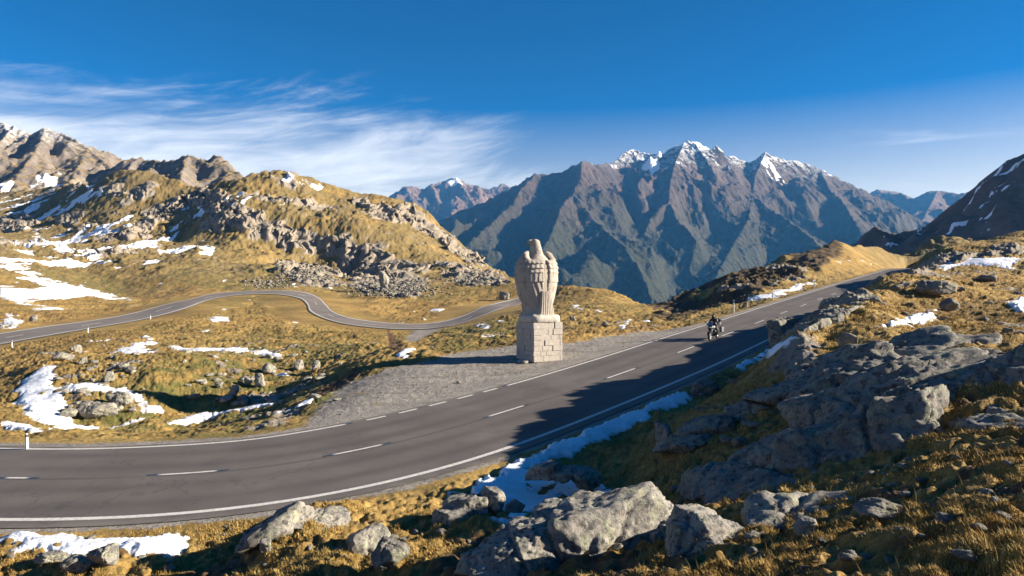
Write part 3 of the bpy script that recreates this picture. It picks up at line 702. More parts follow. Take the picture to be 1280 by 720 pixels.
# ------------------------------------------------------------------ mountains: ridge lines with flanks, weathered by noise
def seg_height(X, Y, rid, base, warp, asym=0.0):
    H = np.full(X.shape, base, np.float32)
    for pts, slope in rid:
        w = np.array([P(*p) for p in pts])
        for a, b in zip(w[:-1], w[1:]):
            e = b[:2] - a[:2]; t = np.clip(((X - a[0]) * e[0] + (Y - a[1]) * e[1]) / (e @ e), 0, 1)
            dx = X - a[0] - t * e[0]; d = np.hypot(dx, Y - a[1] - t * e[1])
            H = np.maximum(H, a[2] + (b[2] - a[2]) * t - 1.12 * slope * d * warp * (1 - asym * np.tanh(dx / 160)))
    return H
def mountain(name, x0, x1, y0, y1, nx, ny, rid, base, mat, amp, sc, seed, wamp=.22, snow=None, spur=1.0, asym=0.0, fine=1.0):
    xs = np.linspace(x0, x1, nx); ys = np.linspace(y0, y1, ny); X, Y = np.meshgrid(xs, ys)
    wx = X + sc * .35 * fbm(X / sc, Y / sc, 4, seed); wy = Y + sc * .35 * fbm(X / sc + 9, Y / sc, 4, seed + 3)
    warp = 1 + wamp * fbm(X / sc * .9, Y / sc * .9, 3, seed + 5)
    H0 = seg_height(X, Y, rid, base, 1.0, asym); H = seg_height(wx, wy, rid, base, warp, asym)
    k = sstep(0, sc * .35, np.maximum(0, seg_dist(X, Y, rid)))
    H = H0 * (1 - k) + H * k
    hi = sstep(base, base + 300, H)
    H = H + amp * spur * (.55 + .9 * sstep(-.5, .6, fbm(X / sc * .8, Y / sc * .8, 2, seed + 21))) * (ridged(X / sc * .95, Y / sc * .8, 6, seed + 8, .48) - 1.0) * (.12 + .88 * k) * (.3 + .7 * hi)
    H = H + amp * .07 * (ridged(X / sc * 7, Y / sc * 7, 5, seed + 11, .62) - .9) * 1.35 * fine
    att = dict(snow=snow(X, Y, H) if snow else np.zeros(X.shape))
    o = finish(name, np_mesh(name, np.stack([X, Y, H], -1).reshape(-1, 3), grid_quads(ny, nx), att), mat)
    return tag(o, kind='structure')
def seg_dist(X, Y, rid):
    D = np.full(X.shape, 1e9, np.float32)
    for pts, s in rid:
        w = np.array([P(*p) for p in pts])
        for a, b in zip(w[:-1], w[1:]):
            e = b[:2] - a[:2]; t = np.clip(((X - a[0]) * e[0] + (Y - a[1]) * e[1]) / (e @ e), 0, 1)
            D = np.minimum(D, np.hypot(X - a[0] - t * e[0], Y - a[1] - t * e[1]))
    return D
m_big = mountain_mat('big_mountain_rock', 690, 1040, 100, 700, 1.0, 1.05)
big = [
 ([(520,300,4000),(550,274,4000),(600,252,4000),(632,240,3950),(669,219,3900),(684,219,3950),(703,215,3950),(727,201,3900),(746,206,4100),(768,203,4300),(791,186,4550),(812,193,4500),(830,190,4450),(855,178,4400),(866,177,4400),(884,185,4450),(900,197,4500),(915,195,4550),(935,203,4600),(957,191,4600),(975,199,4650),(997,202,4700),(1025,212,4700),(1060,228,4750),(1085,240,4800),(1110,252,4800),(1135,267,4800),(1160,282,4800),(1230,330,4900)], .85),
 ([(727,201,3900),(726,222,3650),(716,243,3420),(701,262,3200),(690,290,2950),(670,330,2700),(650,370,2500)], .80),
 ([(716,243,3420),(745,275,3150),(775,305,2900),(800,335,2700),(812,365,2520),(818,392,2400)], .75),
 ([(669,219,3900),(652,236,3680),(642,254,3480),(618,276,3250),(590,300,3000),(560,330,2800)], .8),
 ([(791,186,4550),(797,204,4350)], .9),
 ([(856,178,4400),(846,200,4150),(838,225,3900),(836,250,3650),(848,275,3400),(868,300,3200)], .8),
 ([(836,250,3650),(815,268,3480),(806,290,3300)], .8),
 ([(866,177,4400),(882,200,4200),(892,214,4080)], .85),
 ([(957,191,4600),(944,218,4300),(940,245,4000),(936,275,3650),(918,305,3300),(895,345,2950),(872,385,2700)], .75),
 ([(940,245,4000),(975,270,3700),(1010,295,3400),(1040,320,3150)], .7),
 ([(1025,212,4700),(1036,236,4350),(1056,257,4050),(1072,285,3700),(1090,310,3450)], .75),
]
def big_snow(X, Y, H):
    s = .66 * sstep(620, 770, H) * sstep(-.45, .45, fbm(X * .005 + H * .006, Y * .004, 5, 317, .62))
    for px, py, Yc, r in [(815,204,4300,120),(828,212,4180,110),(806,215,4200,80),(893,204,4350,75),(880,186,4380,60),(962,203,4480,90),(972,212,4400,100),(945,200,4500,50)]:
        c = P(px, py, Yc); d = np.hypot(X - c[0], Y - c[1]); s = np.maximum(s, sstep(r * 1.3, r * .3, d))
    return s * .82 * sstep(480, 620, H) * sstep(-.75, .35, fbm(X * .012, Y * .012, 5, 313, .62))
mountain('mountain', -900, 3300, 1900, 5600, 1150, 900, big, -420, m_big, 84, 600, 101, snow=big_snow, asym=.1, fine=1.35)
m_far = mountain_mat('far_mountain_rock', 900, 1180, None, None, .6, 2.0, None, 1.8)
mountain('far_mountain', -1700, 200, 5200, 7000, 420, 300, [
 ([(455,262,6000),(490,243,6000),(507,231,6000),(530,236,6100),(540,230,6100),(553,228,6200),(569,222,6200),(588,231,6200),(610,236,6200),(628,230,6300),(660,246,6300),(720,290,6300)], .7),
 ([(507,231,6000),(515,250,5700),(530,275,5400)], .6), ([(569,222,6200),(585,245,5800),(600,268,5450)], .6), ([(540,230,6100),(548,255,5700)], .6)],
 -100, m_far, 100, 420, 131, snow=lambda X, Y, H: sstep(120, 40, np.hypot(X - U(568) * 6130, Y - 6120)) * sstep(820, 900, H) * .8)
mountain('far_mountain', 2900, 4900, 5200, 7100, 400, 280, [
 ([(1085,262,6700),(1097,236,6700),(1112,238,6700),(1125,240,6700),(1140,250,6600),(1160,240,6200),(1172,238,6200),(1195,243,6200),(1225,262,6200),(1260,290,6200)], .6),
 ([(1172,238,6200),(1160,262,5800),(1150,280,5500)], .55)], -100, m_far, 60, 420, 141)
m_right = mountain_mat('dark_slope_rock', 4000, 5000, None, None, 6.0, 1.9, (.10, .07, .038), 1.9)
def streaks(X, Y, H):
    s = fbm(X * .02 + Y * .045, Y * .012 - H * .02, 5, 303, .65)
    return np.clip(sstep(.18, .75, s) * sstep(25, 60, H) * .85, 0, 1)
mountain('mountain_slope', 230, 1300, 420, 1250, 520, 420, [
 ([(1560,120,620),(1420,150,660),(1330,175,690),(1285,190,710),(1262,199,730),(1240,219,750),(1214,245,780),(1194,262,800),(1170,279,820),(1130,296,860),(1085,309,900),(1040,330,940)], .62)],
 -120, m_right, 9, 100, 151, .1, snow=streaks)
m_left = mountain_mat('left_ridge_rock', 190, 320, None, None, 5.0, 2.75, (.24, .17, .075), 3.2)
def left_snow(X, Y, H):
    n = fbm(X * .012, Y * .006, 4, 331, .55); w = fbm(X * .035 + H * .02, Y * .02, 4, 332, .6)
    low = sstep(170, 120, H) * sstep(40, 90, H) * sstep(-500, -560, X)
    return np.clip(low * .55 * sstep(-.5, .4, n + .5 * w) + .3 * sstep(.1, .5, w) * sstep(-420, -520, X), 0, 1)
mountain('mountain_ridge', -1500, -180, 640, 1500, 820, 560, [
 ([(-350,120,1150),(-150,138,1120),(-40,152,1080),(0,154,1060),(18,160,1050),(46,171,1045),(57,161,1030),(76,166,1030),(92,176,1015),(110,187,1000),(126,198,980),(142,210,960),(152,206,940),(163,200,920),(176,198,905),(188,202,900),(200,200,890),(212,203,880),(235,196,865),(252,201,855),(266,207,845),(280,205,840),(292,213,830),(308,222,815),(340,240,800),(400,262,800)], .72),
 ([(57,161,1030),(45,190,940),(20,225,850),(-20,250,780)], .62), ([(18,160,1050),(-10,190,960),(-60,220,860)], .62), ([(110,187,1000),(95,215,900),(80,245,800)], .5), ([(235,196,865),(228,215,800),(220,240,730)], .6)],
 20, m_left, 30, 105, 161, .25, left_snow)

# ------------------------------------------------------------------ rocks
ICO = {}
def ico(sub):
    if sub not in ICO:
        bm = bmesh.new(); bmesh.ops.create_icosphere(bm, subdivisions=sub, radius=1.0)
        v = np.array([x.co[:] for x in bm.verts], np.float32); f = np.array([[w.index for w in x.verts] for x in bm.faces], np.int32); bm.free(); ICO[sub] = (v, f)
    return ICO[sub]
def rock_verts(dims, seed, sub, nplanes=16, rough=1.0, lean=(0, 0)):
    """a block bounded by random joint planes, then weathered"""
    r = np.random.default_rng(seed); v, f = ico(sub)
    nr = r.normal(size=(nplanes, 3)); nr /= np.linalg.norm(nr, axis=1)[:, None]; dd = r.uniform(.62, 1.0, nplanes)
    nr = np.vstack([nr, [[0, 0, 1], [0, 0, -1]]]); dd = np.r_[dd, .85, .8]
    q = v @ nr.T; rad = np.where(q > 1e-3, dd / np.maximum(q, 1e-3), 9.0)
    k = 26.0; rr = (np.minimum(rad, 4.0) ** -k).sum(1) ** (-1 / k)     # soft minimum: worn edges
    p = v * np.minimum(rr, 1.35)[:, None]
    d = np.asarray(dims) / 2
    w = p * d
    m = float(max(dims)); s = r.uniform(0, 50, 3)
    n = v.copy()
    disp = .05 * fbm3(w / m * 4 + s, 6, seed % 97, .62) + .035 * np.abs(fbm3(w / m * 12 + s, 4, seed % 53))
    st = w @ np.array([.25, .2, 1.0]) / m * 11 + 1.2 * perlin3(w / m * 3 + s, 5); disp += .022 * (np.floor(st) % 2 - .5) * np.clip(np.abs(st - np.round(st)) / .1, 0, 1) - .014 * np.exp(-((st - np.round(st)) / .1) ** 2)
    for _ in range(3):
        jn = r.normal(size=3); jn[2] *= .6; jn /= np.linalg.norm(jn); jd = r.uniform(-.25, .25) * m
        q = (w @ jn - jd) / m + .035 * perlin3(w / m * 5 + s, 9); disp += -.055 * np.exp(-(q / .012) ** 2) + .022 * np.tanh(q / .01)
    w = w + n * (disp * m * .62 * rough)[:, None]
    w[:, 0] += lean[0] * w[:, 2]; w[:, 1] += lean[1] * w[:, 2]
    return w, f
def rz(a, w):
    c, s = math.cos(a), math.sin(a); return np.stack([w[:, 0] * c - w[:, 1] * s, w[:, 0] * s + w[:, 1] * c, w[:, 2]], 1)
nrock = [0]
def rock_obj(name, loc, pieces, sub, mat, label, cat, group=None):
    """pieces: (dx, dy, dz, (sx, sy, sz), turn) merged into ONE mass of stone"""
    V_, F_ = [], []; n = 0
    for dx, dy, dz, dims, a in pieces:
        nrock[0] += 1; w, f = rock_verts(dims, 900 + nrock[0] * 7, sub)
        V_.append(rz(a, w) + np.array([dx, dy, dz])); F_.append(f + n); n += len(w)
    o = finish(name, np_mesh(name, np.vstack(V_), np.vstack(F_)), mat); o.location = loc
    return tag(o, label, cat, group)
def place(px, py):
    h = hit(px, py, GZ); return h
def boulder(px, py, wpx, hpx, label, sub=4, mat='rock', depth=.8, sink=.3, turn=None, group=None, name='boulder', cat='boulder', n=1):
    """a stone whose foot is at photo point (px, py), wpx wide and hpx high as seen"""
    h = place(px, py); s = h[1] / F; w, z = wpx * s, hpx * s
    nrock[0] += 1; a = turn if turn is not None else random.uniform(-.5, .5)
    wv, f = rock_verts((w, w * depth, z * 1.35), 500 + nrock[0] * 13, sub)
    wv = rz(a, wv); o = finish(name, np_mesh(name, wv, f), M[mat])
    y = h[1] + w * depth * .35; x = U(px) * y
    o.location = (x, y, gz(x, y) + z * (.675 - sink)); return tag(o, label, cat, group)
def outcrop(px, py, Yd, pieces, label, sub=5, mat='rock', cat='rock outcrop', name='rock_outcrop'):
    """bedrock mass; pieces as (px, py, distance, width px, height px, depth factor, turn): each block centred there"""
    o0 = np.array(P(px, py, Yd)); ps = []
    for a, b, Yq, w, hgt, df, turn in pieces:
        c = np.array(P(a, b, Yq)) - o0; s = Yq / F; ps.append((c[0], c[1], c[2], (w * s, w * s * df, hgt * s), turn))
    return rock_obj(name, tuple(o0), ps, sub, M[mat], label, cat)
# ------------------------------------------------------------------ bedrock and boulders
def outcrop(px, py, Yd, pieces, label, sub=5, mat='rock', cat='rock outcrop', name='rock_outcrop'):
    """bedrock mass; pieces as (px, py, distance, width px, height px, depth factor, turn, roll): each block centred there"""
    o0 = np.array(P(px, py, Yd)); V_, F_ = [], []; n = 0
    for pc in pieces:
        a, b, Yq, w, hgt, df, turn = pc[:7]; Yq = Yq or float(hit(a, b + hgt * .3, GZ)[1]) + w * .12 * Yd / F; roll = pc[7] if len(pc) > 7 else 0
        c = np.array(P(a, b, Yq)) - o0; s = Yq / F
        nrock[0] += 1; wv, f = rock_verts((w * s, w * s * df, hgt * s), 900 + nrock[0] * 7, sub, 11)
        wv = rz(turn, wv); cr, sr = math.cos(roll), math.sin(roll)
        wv = np.stack([wv[:, 0] * cr + wv[:, 2] * sr, wv[:, 1], -wv[:, 0] * sr + wv[:, 2] * cr], 1)
        V_.append(wv + c); F_.append(f + n); n += len(wv)
    o = finish(name, np_mesh(name, np.vstack(V_), np.vstack(F_)), M[mat]); o.location = tuple(o0)
    return tag(o, label, cat)
R_ = -.42
outcrop(1090, 560, 12.5, [(1085,556,12.6,290,120,.7,.25,R_),(985,585,12.8,200,70,.8,.2,R_),(1185,530,13.4,210,120,.8,-.2,-.3),(1110,505,14.2,220,80,.8,.4,R_),(925,596,13.2,150,46,1,.3,R_),(1255,552,11.6,190,110,.9,.1,-.25),(1040,520,14.6,150,60,.9,.4,R_)],
        'largest grey bedrock slab with dark joints, facing the road above the yellow moss', 6, 'rock_dark')
outcrop(1230, 490, 15, [(1215,488,14.6,190,96,.8,.3,-.25),(1280,488,13.4,150,120,.9,-.3,-.2),(1150,478,15.8,120,60,.9,.2,R_)], 'dark grey rock hump rising behind the largest slab at the picture edge', 6, 'rock_dark')
outcrop(1100, 452, 18, [(1075,462,17.8,110,44,.9,.3,R_),(1130,442,18.6,110,50,.8,-.1,-.3),(1185,445,18.2,110,44,.9,.2,-.2),(1040,480,17.5,90,36,.9,.2,R_)], 'low grey rock ridge on top of the slope between slab and meadow', 5, 'rock_dark')
outcrop(720, 690, 10.5, [(715,692,10.5,215,112,.7,.25,-.2),(775,668,11.1,140,74,.8,-.3,-.1),(650,702,10.2,130,90,.8,.1,-.3),(690,662,11.2,110,56,.8,.4,-.1),(830,668,10.6,80,44,.8,.2,.1)], 'pale lichen covered rock below the snow tongue at the lower picture edge', 6)
outcrop(890, 695, 9, [(885,692,9.0,126,96,.8,.4,.25),(930,704,8.7,90,76,.8,-.2,.2)], 'rounded pitted boulder beside the golden moss at the lower picture edge', 6)
outcrop(1045, 395, 28, [(1040,404,27.6,96,44,.8,.4,-.35),(1082,390,31,76,44,.8,-.2,-.1),(1000,421,25.6,70,32,.9,.5,-.4),(1062,380,32,60,24,.8,.1,-.2)], 'tall grey rock bluff rising straight beside the right edge of the road', 6, 'rock_dark')
outcrop(982, 413, 31, [(983,413,31.2,40,40,.8,.3,-.2),(972,421,30.8,24,24,.8,-.2,-.2)], 'small steep rock head closest to the road edge, with snow at its foot', 5, 'rock_dark')
outcrop(1105, 366, 42, [(1098,370,41,46,14,.9,.2),(1120,364,43,40,9,.9,-.1)], 'flat dark rock cap on the meadow rim above the bluff', 4, 'rock_dark')
outcrop(350, 660, 15.2, [(350,662,15.0,96,46,.6,.5,-.5),(396,650,15.4,84,22,.8,.2,.12),(328,682,14.8,40,38,.7,.2,-.6)], 'slanting rock rib crusted with yellow lichen beside the edge line', 5)
outcrop(455, 680, 14, [(455,682,13.9,52,44,.7,.5,-.3),(490,690,13.8,30,18,.8,.1)], 'pointed pale rock in the orange grass bank below the road', 5)
outcrop(600, 632, 15.8, [(590,634,15.8,60,36,.8,.3,-.2),(618,626,15.9,36,34,.8,-.3,.2),(560,648,15.4,46,28,.8,.1)], 'broken pale rock crown on the grassy hump beside the snow', 5)
outcrop(700, 566, 20.6, [(686,588,19.4,52,24,.9,.3,-.3),(733,596,19.0,42,26,.9,.4,-.3),(710,592,19.1,40,18,.9,.1,-.3)], 'dark wet rock shelf poking through the snow tongue', 5, 'rock')
outcrop(880, 482, 30.5, [(878,486,0,36,26,.9,.2,-.3)], 'brown rock knob at the upper tip of the snow tongue', 5, 'rock_dark')
outcrop(910, 520, 19, [(850,556,0,64,24,.9,.3,-.3),(890,534,0,70,28,.9,.2,-.3),(930,514,0,70,28,.9,.4,-.3),(970,494,0,70,28,.9,.1,-.3),(1004,472,0,64,28,.9,.3,-.3)], 'low rock band across the shaded slope above the snow tongue', 5, 'rock_dark')
outcrop(1010, 650, 9.4, [(985,642,9.7,150,30,.9,.2,-.2),(1045,656,9.3,130,28,.9,-.2,-.1)], 'flat bedrock sheet almost level with the moss, right of the pitted boulder', 5, 'rock')
outcrop(1258, 680, 6.6, [(1262,684,6.5,90,60,.8,.3,.1),(1222,696,6.4,70,44,.8,-.2)], 'shaded grey rock in the lower right corner of the picture', 5, 'rock_dark')
for a in [(830,558,26,28,'pointed stone standing alone in the shaded grass right of the snow tongue',5,'rock'),
          (642,642,22,18,'small dark capped stone at the tip of the snow tongue',4,'rock'),
          (1004,672,32,24,'flat pale stone in the moss right of the pitted boulder',5,'rock'),
          (1095,648,62,24,'long low stone on the moss just below the largest slab',5,'rock_dark'),
          (1165,372,42,17,'dark angular block on the golden meadow, nearest the road bluff top',5,'rock_dark'),
          (1187,390,30,14,'dark round block on the meadow just above the snow strip',5,'rock_dark'),
          (1232,352,26,8,'low dark block far up the golden meadow',4,'rock_dark'),
          (1062,436,24,18,'dark stone on the grassy terrace below the bluff',4,'rock_dark'),
          (1010,462,24,14,'grey stone on the grassy terrace above the low rock band',4,'rock'),
          (485,712,56,34,'bluish shaded block at the lower edge below the pointed rock',5,'rock_dark'),
          (333,690,18,16,'little pale cube of stone left of the pointed rock',4,'rock'),
          (132,708,40,20,'cream boulder lying across the lower snow strip',5,'rock'),
          (60,706,36,11,'flat cream stone in the grass by the lower snow strip',5,'rock'),
          (95,716,50,20,'grey stone cut by the lower picture edge in the left corner',4,'rock'),
          (480,360,13,20,'upright pale boulder standing below the cliffs on the grassy foot',4,'rock_far'),
          (631,375,16,10,'dark boulder beside the far end of the upper road',4,'rock_dark'),
          (43,402,11,8,'dark boulder in the snow above the upper road',4,'rock_dark'),
          (79,452,20,11,'broad pale boulder under the bank of the upper road',4,'rock_far'),
          (97,440,11,9,'pale stone under the bank of the upper road',4,'rock_far'),
          (104,455,12,9,'pinkish stone at the snow below the upper road bank',4,'rock_far'),
          (138,478,14,13,'grey boulder above the arc of snow',4,'rock_far'),
          (163,466,13,7,'flat grey boulder at the green slope above the snow arc',4,'rock_far'),
          (150,510,34,16,'lichen crusted boulder on the grass island inside the snow',5,'rock'),
          (118,526,44,18,'largest boulder on the grass island inside the snow',5,'rock'),
          (86,524,20,12,'western small boulder of the grass island inside the snow',4,'rock'),
          (292,496,12,13,'tall pale boulder on the green slope of the hollow',4,'rock_far'),
          (274,486,10,8,'small pale boulder on the green slope of the hollow',4,'rock_far'),
          (312,480,10,9,'pale stone between two bigger boulders below the meadow',4,'rock_far'),
          (325,484,17,17,'big rounded pale boulder below the meadow edge',4,'rock_far'),
          (336,468,20,12,'flat pale boulder on the meadow edge above the hollow',4,'rock_far'),
          (374,462,12,12,'whitish boulder in front of the dark green shrub patch',4,'rock_far'),
          (396,462,11,11,'whitish boulder right of the dark green shrub patch',4,'rock_far'),
          (574,480,6,4,'single dark stone lying out on the gravel lay-by',3,'rock_dark'),
          (656,455,10,4,'low slab of stone at the shaded foot of the pedestal',3,'rock_far'),
          (757,409,10,7,'dark stone at the ditch mouth behind the gravel',4,'rock_dark'),
          (716,401,8,6,'pale stone in the meadow right behind the eagle',3,'rock_far')]:
    px, py, w, h, lab, sub, mt = a; boulder(px, py, w, h, lab, sub, mt)

# loose stones: one mesh per kind, every stone an object of its own
def scatter(n, box, size, label, group, mat, seed, sub=3, name='stone', ok=lambda x, y: True):
    r = random.Random(seed); ms = []
    for k in range(6):
        w, f = rock_verts((1, r.uniform(.7, 1), r.uniform(.5, .75)), seed + k * 31, sub); m_ = np_mesh(name, w, f); m_.materials.append(M[mat])
        m_.polygons.foreach_set('use_smooth', np.ones(len(m_.polygons), bool)); ms.append(m_)
    c = 0; tries = 0
    while c < n and tries < n * 40:
        tries += 1; px = r.uniform(box[0], box[2]); py = r.uniform(box[1], box[3]); h = place(px, py)
        if h is None: continue
        i = int(np.searchsorted(Ys, h[1])); j = int(np.searchsorted(us, U(px))); i = min(i, NR - 1); j = min(j, NC - 1)
        if RE[i, j] < .9 or RE2[i, j] < .8 or SDN[i, j] > .2 or not ok(px, py): continue
        s = size(r) ; o = bpy.data.objects.new(name, ms[r.randrange(6)]); COL.objects.link(o)
        o.location = (h[0], h[1], gz(h[0], h[1]) + s * .08); o.scale = (s, s * r.uniform(.7, 1.1), s * r.uniform(.7, 1.1)); o.rotation_euler = (0, 0, r.uniform(0, 6.3))
        tag(o, label, 'stone', group); c += 1
lg = lambda a, b: (lambda r: math.exp(r.uniform(math.log(a), math.log(b))))
scatter(70, (230, 440, 430, 505), lg(.25, 1.0), 'loose pale stone strewn over the hollow left of the gravel lay-by', 'pale stones strewn over the hollow', 'rock_far', 1)
scatter(40, (60, 425, 180, 520), lg(.25, .9), 'loose stone strewn under the upper road bank around the snow hollow', 'stones under the upper road bank', 'rock_far', 2)
scatter(90, (640, 560, 1270, 715), lg(.05, .26), 'small grey stone bedded in the foreground moss of the right slope', 'small stones in the foreground moss', 'rock', 3, ok=lambda x, y: y > 560 + (900 - x) * .35)
scatter(50, (860, 440, 1080, 560), lg(.12, .55), 'grey stone lodged in the shaded slope above the snow tongue', 'stones in the shaded slope', 'rock_dark', 4)
scatter(45, (0, 640, 600, 716), lg(.06, .3), 'small pale stone bedded in the grass bank below the curve', 'small stones in the lower grass bank', 'rock', 5)
scatter(40, (400, 430, 800, 540), lg(.06, .16), 'fist sized stone lying loose on the gravel lay-by', 'loose stones on the lay-by', 'rock_far', 6, 2, ok=lambda x, y: True)
scatter(40, (1120, 345, 1280, 430), lg(.1, .5), 'dark stone scattered on the golden meadow above the bluff', 'dark stones on the golden meadow', 'rock_dark', 7)
M['scree'] = rock_mat('scree_rock', .9, .8, .15)
def scree():
    v, f = ico(2); V_, F_ = [], []; n = 0; r = random.Random(3)
    shapes = [rock_verts((1, .85, .7), 70 + k, 2)[0] for k in range(12)]
    for box, cnt in [((440, 348, 545, 374), 650), ((350, 330, 440, 352), 450), ((545, 335, 640, 358), 260), ((300, 345, 360, 362), 150), ((205, 258, 250, 285), 200)]:
        for _ in range(cnt):
            h = place(r.gauss((box[0] + box[2]) / 2, (box[2] - box[0]) * .27), r.triangular(box[1], box[3], box[1] * .35 + box[3] * .65))
            if h is None: continue
            s = math.exp(r.triangular(math.log(.3), math.log(1.5), math.log(.4))); w = rz(r.uniform(0, 6.3), shapes[r.randrange(12)]) * s + h + np.array([0, 0, s * .12])
            V_.append(w); F_.append(f + n); n += len(w)
    tag(finish('scree', np_mesh('scree', np.vstack(V_), np.vstack(F_)), M['scree']), 'fields of broken pale rock under the cliffs', 'scree', kind='stuff')
scree()

# ------------------------------------------------------------------ the stone eagle on its pedestal
def ring_loft(bm, rings, n=40, cap=True, disp=None):
    """rings: (z, cx, cy, rx, ry)"""
    R_ = []
    for z, cx, cy, rx, ry in rings:
        row = []
        for k in range(n):
            a = 2 * math.pi * k / n; d = disp(a, z) if disp else 0
            row.append(bm.verts.new((cx + (rx + d) * math.sin(a), cy - (ry + d) * math.cos(a), z)))
        R_.append(row)
    for a, b in zip(R_, R_[1:]):
        for k in range(n): bm.faces.new((a[k], a[(k + 1) % n], b[(k + 1) % n], b[k]))
    if cap: bm.faces.new(R_[0][::-1]); bm.faces.new(R_[-1])
def interp_rings(rows, step):
    rows = np.array(rows, float); zz = np.arange(rows[0, 0], rows[-1, 0] + 1e-6, step); out = []
    for z in zz:
        i = min(max(np.searchsorted(rows[:, 0], z) - 1, 0), len(rows) - 2); t = (z - rows[i, 0]) / (rows[i + 1, 0] - rows[i, 0])
        p0, p1, p2, p3 = rows[max(i - 1, 0)], rows[i], rows[i + 1], rows[min(i + 2, len(rows) - 1)]
        q = .5 * (2 * p1 + (p2 - p0) * t + (2 * p0 - 5 * p1 + 4 * p2 - p3) * t * t + (3 * p1 - p0 - 3 * p2 + p3) * t ** 3); q[0] = z; out.append(tuple(q))
    return out
def eagle_statue():
    bx, by = 1.72, 43.2; zb = gz(bx, by) - .12
    root = tag(empty('eagle_statue', (bx, by, zb), math.radians(30)), 'tall carved stone eagle with folded wings on a square block pedestal', 'statue')
    r = random.Random(5); S = 2.12; H = 2.42
    bm = bmesh.new(); tone = []
    add_box(bm, (0, 0, H / 2), (S - .07, S - .07, H))
    z = 0.0; courses = [.36, .3, .33, .36, .3, .38, .39]; cnt0 = len(bm.faces); tones = {}
    for hgt in courses:
        for sgn, ax in ((-1, 1), (1, 1), (-1, 0), (1, 0)):
            x = -S / 2
            while x < S / 2 - .02:
                w = r.uniform(.34, .86)
                if S / 2 - (x + w) < .2: w = S / 2 - x
                k0 = len(bm.verts); o = r.uniform(-.03, .03); th = .16
                c = (x + w / 2, sgn * (S / 2 - th / 2 + o), z + hgt / 2) if ax == 1 else (sgn * (S / 2 - th / 2 + o), x + w / 2, z + hgt / 2)
                s = (w - .012, th, hgt - .012) if ax == 1 else (th, w - .012, hgt - .012)
                nf = len(bm.faces); add_box(bm, c, s, bevel=.022); t = r.choice([r.uniform(.2, .5), r.uniform(.35, .75), r.uniform(.6, 1), r.uniform(.6, 1)])
                bm.faces.ensure_lookup_table()
                for f in bm.faces[nf:]: tones[f] = t
                x += w
        z += hgt
    # mortar core keeps tone 0; the block tone becomes a corner attribute
    lay = bm.faces.layers.float.new('tone')
    bm.faces.ensure_lookup_table()
    for f in bm.faces:
        f[lay] = tones.get(f, .3)
    bm_obj('pedestal', bm, M['masonry'], root)
    # the slab with rounded rim
    bm = bmesh.new(); n = 56
    def sq(a, w): 
        c, s = math.cos(a), math.sin(a); e = 4.5; q = (abs(c) ** e + abs(s) ** e) ** (-1 / e); return (w * q * c, w * q * s)
    prof = [(H, 1.06), (H + .02, 1.1), (H + .30, 1.10), (H + .38, 1.07), (H + .44, 1.0), (H + .49, .86), (H + .51, .3)]
    rows = [[bm.verts.new((*sq(2 * math.pi * k / n, w), zz + .02 * math.sin(k * 1.7))) for k in range(n)] for zz, w in prof]
    for a, b in zip(rows, rows[1:]):
        for k in range(n): bm.faces.new((a[k], a[(k + 1) % n], b[(k + 1) % n], b[k]))
    bm.faces.new(rows[-1]); bm.faces.new(rows[0][::-1])
    bm_obj('plinth_slab', bm, M['cap'], root, True)
    Z0 = H + .42; K = .96
    # trunk, neck and head in one body
    body = interp_rings([(0, 0, .1, .82, .78), (.4, 0, .1, .62, .7), (1.0, 0, .12, .8, .78), (2.0, 0, .15, 1.18, .98), (3.0, 0, .15, 1.2, 1.0), (3.45, 0, .14, .98, .84), (3.75, -.02, .13, .68, .62), (4.05, -.05, .14, .43, .45), (4.35, -.08, .16, .37, .4), (4.65, -.12, .2, .34, .38), (4.85, -.15, .22, .33, .37), (4.97, -.17, .22, .26, .3), (5.02, -.17, .22, .12, .14)], .04)
    def bd(a, z):
        if z < 3.3: return 0
        row = (z / .17) % 1; col = math.sin(a * 9 + (int(z / .17) % 2) * math.pi)
        return .022 * (1 - row) * (.5 + .5 * col) * (1 if z < 4.6 else .3)
    bm = bmesh.new(); ring_loft(bm, body, 56, True, bd); bmesh.ops.scale(bm, vec=(K, K, K), verts=bm.verts); bmesh.ops.translate(bm, vec=(0, .1, Z0), verts=bm.verts)
    bm_obj('body', bm, M['statue'], root, True)
    # hooked beak and brow, turned to the bird's left
    bm = bmesh.new()
    add_tube(bm, [(-.36, .24, 4.80), (-.52, .25, 4.82), (-.64, .255, 4.76), (-.70, .26, 4.65), (-.69, .26, 4.55)], [.2, .165, .12, .075, .02], 14)
    bmesh.ops.scale(bm, vec=(K, K, K), verts=bm.verts); bmesh.ops.translate(bm, vec=(0, .1, Z0), verts=bm.verts); bk = bm_obj('beak', bm, M['statue'], root, True)
    bm = bmesh.new(); add_tube(bm, [(-.40, .0, 4.90), (-.28, -.06, 4.95), (-.1, -.08, 4.93)], [.05, .08, .04], 8); add_tube(bm, [(-.40, .46, 4.90), (-.28, .52, 4.95), (-.1, .54, 4.93)], [.05, .08, .04], 8)
    bmesh.ops.scale(bm, vec=(K, K, K), verts=bm.verts); bmesh.ops.translate(bm, vec=(0, .1, Z0), verts=bm.verts); bm_obj('brow', bm, M['statue'], root, True)
    # folded wings: shells wrapped round the body, three rows of coverts above long primaries
    def Wd(z): return np.interp(z, [0, .5, 1.1, 2.0, 2.7, 3.2, 3.6, 3.9, 4.3], [.8, 1.0, 1.22, 1.41, 1.46, 1.44, 1.32, 1.16, .92])
    def Dp(z): return np.interp(z, [0, .5, 1.1, 2.0, 2.7, 3.2, 3.6, 3.9, 4.3], [.86, .9, .98, 1.12, 1.16, 1.12, 1.0, .86, .66])
    def ztop(p): return 3.62 + .62 * math.exp(-((p - 80) / 22) ** 2)
